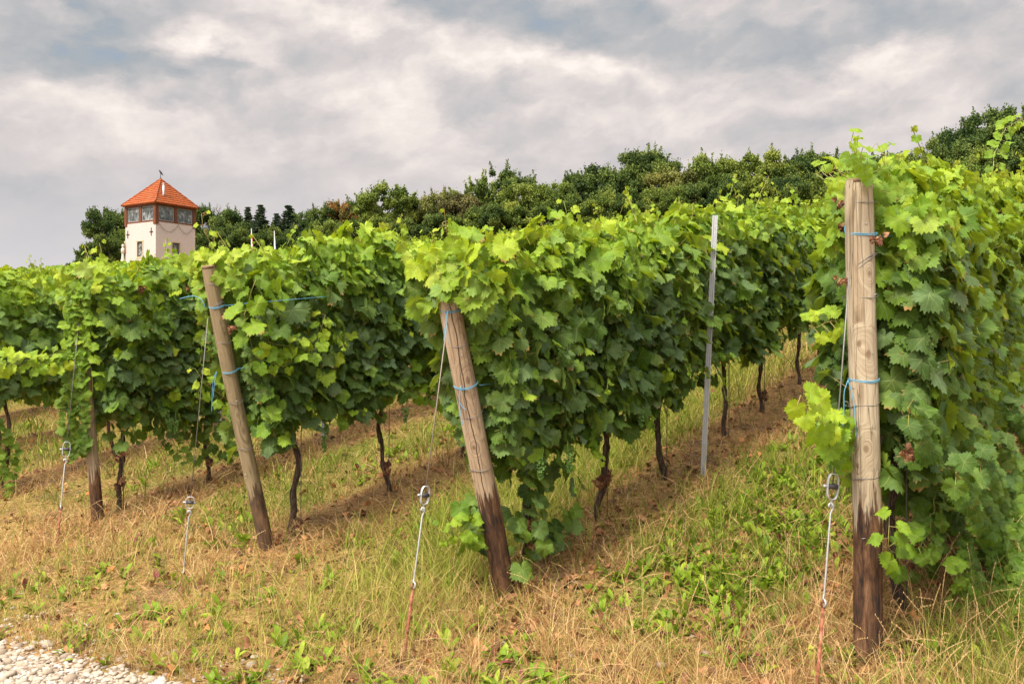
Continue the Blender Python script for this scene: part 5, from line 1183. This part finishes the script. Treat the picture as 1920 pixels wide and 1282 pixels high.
def stones():
    rs = np.random.RandomState(12); N_ = 26000; c = rs.uniform(1.6, 7.2, N_); r = rs.uniform(1.5, 3.35, N_); e = edge_r(c); p = np.where(r < e, 1, np.exp(-((r - e) / .16)) * .45); k = rs.rand(N_) < p; r, c = r[k], c[k]; n = len(r)
    # a few stones and clods out in the vineyard
    n2 = 500; x2, y2, r2, c2, d2 = spread(rs, n2, dmax=9); kk = noton_path(r2, c2); r = np.concatenate([r, r2[kk]]); c = np.concatenate([c, c2[kk]]); isg = np.concatenate([np.ones(n), np.zeros(kk.sum())]); n = len(r)
    x, y = XY(r, c); s = rs.lognormal(-4.55, .42, n) * np.where(isg > 0, 1, .9); z = Gxy(x, y) + s * rs.uniform(-.1, .5, n)
    mb = MB(); mb.ball((0, 0, 0), 1, 7, 5); tv = np.array(mb.v); tf = mb.f; m_ = len(tv)
    sc = np.stack([rs.uniform(.8, 1.5, n), rs.uniform(.7, 1.2, n), rs.uniform(.4, .8, n)], 1)[:, None, :] * s[:, None, None]
    lump = 1 + .22 * np.sin(tv[None, :, 0] * 3 + rs.uniform(0, 6, (n, 1))) * np.cos(tv[None, :, 1] * 3.3 + rs.uniform(0, 6, (n, 1))); V = tv[None] * lump[..., None] * sc
    a = rs.uniform(0, 6.28, n)[:, None]; V = np.stack([V[..., 0] * np.cos(a) - V[..., 1] * np.sin(a), V[..., 0] * np.sin(a) + V[..., 1] * np.cos(a), V[..., 2]], 2) + np.stack([x, y, z], 1)[:, None, :]
    tfl = np.array([i for f in tf for i in f]); idx = (tfl[None] + (np.arange(n) * m_)[:, None]).ravel(); sizes = np.tile([len(f) for f in tf], n)
    col = np.repeat(np.stack([np.where(isg > 0, np.clip(rs.normal(.65, .25, n), 0, 1), rs.uniform(0, .4, n)), rs.rand(n), np.zeros(n), np.ones(n)], 1), m_, 0)
    m, t, out = mat('limestone_gravel'); a_, r_, d_ = t.xyz(attr(t).outputs['Color']); nn = t.noise(t.new('ShaderNodeTexCoord').outputs['Object'], 60, 3, .6)
    cc = t.mix(r_, t.ramp(a_, [(0, (.13, .10, .075)), (.4, (.26, .215, .16)), (1, (.44, .395, .33))]), t.ramp(a_, [(0, (.15, .105, .07)), (.5, (.29, .23, .165)), (1, (.42, .39, .36))])); cc = t.mix(t.m('MULTIPLY', nn, .35), cc, (.36, .30, .24))
    pbr(t, out, cc, .9, .15, 0, nn, .4, .004); stuff('gravel', (V.reshape(-1, 3), idx, sizes, col), m, 'pale limestone gravel of the path at the lower left')
def seed_stalks():
    rs = np.random.RandomState(15); x, y, r, c, d = spread(rs, 5200, dmax=9); pt = fbm(r * 2, c * 2, 95); br = np.exp(-(((r - 4.5) / .5) ** 2 + ((c - .55) / .55) ** 2))
    k = (rs.rand(5200) < .10 + .35 * (pt > .55) + .8 * br) & noton_path(r, c) & (r < 7); x, y = x[k], y[k]; n = len(x); mb = MB(); rg = random.Random(4); Vs, Is, Ss, Cs, off = [], [], [], [], 0
    for i in range(n):
        L_ = rg.uniform(.16, .42); a = rg.uniform(0, 6.28); le = rg.uniform(.05, .55); z0 = float(Gxy(x[i], y[i])); pts = []
        for j in range(6):
            q = j / 5; ln_ = le * (1 + q * 1.3); pts.append((x[i] + math.cos(a) * math.sin(ln_) * L_ * q, y[i] + math.sin(a) * math.sin(ln_) * L_ * q, z0 + math.cos(ln_) * L_ * q))
        mb.tube(pts, [.0011, .0010, .0009, .0008, .0016, .0009], 3, False)
        t_ = (Vector(pts[5]) - Vector(pts[4])).normalized()
        for j in range(5):
            c_ = Vector(pts[5]).lerp(Vector(pts[4]), j * .28); mb.ball(tuple(c_ + Vector((rg.gauss(0, .0015), rg.gauss(0, .0015), 0))), .0023, 4, 3, (1, 1, 2.2))
    me = mb.mesh('grass_seed_stalks', DRYM_); a_ = me.attributes.new('tint', 'FLOAT_COLOR', 'POINT'); a_.data.foreach_set('color', np.tile([.75, .2, 0, 1], len(me.vertices)).astype(np.float32))
    tag(link('grass_seed_stalks', me), 'thin pale grass stalks with seed heads standing above the turf', 'grass stalks', None, 'stuff')
seed_stalks()
straw_field(); green_field(); mulch(); weeds(); litter(); stones()
print('objects', len(bpy.data.objects), 'script done')
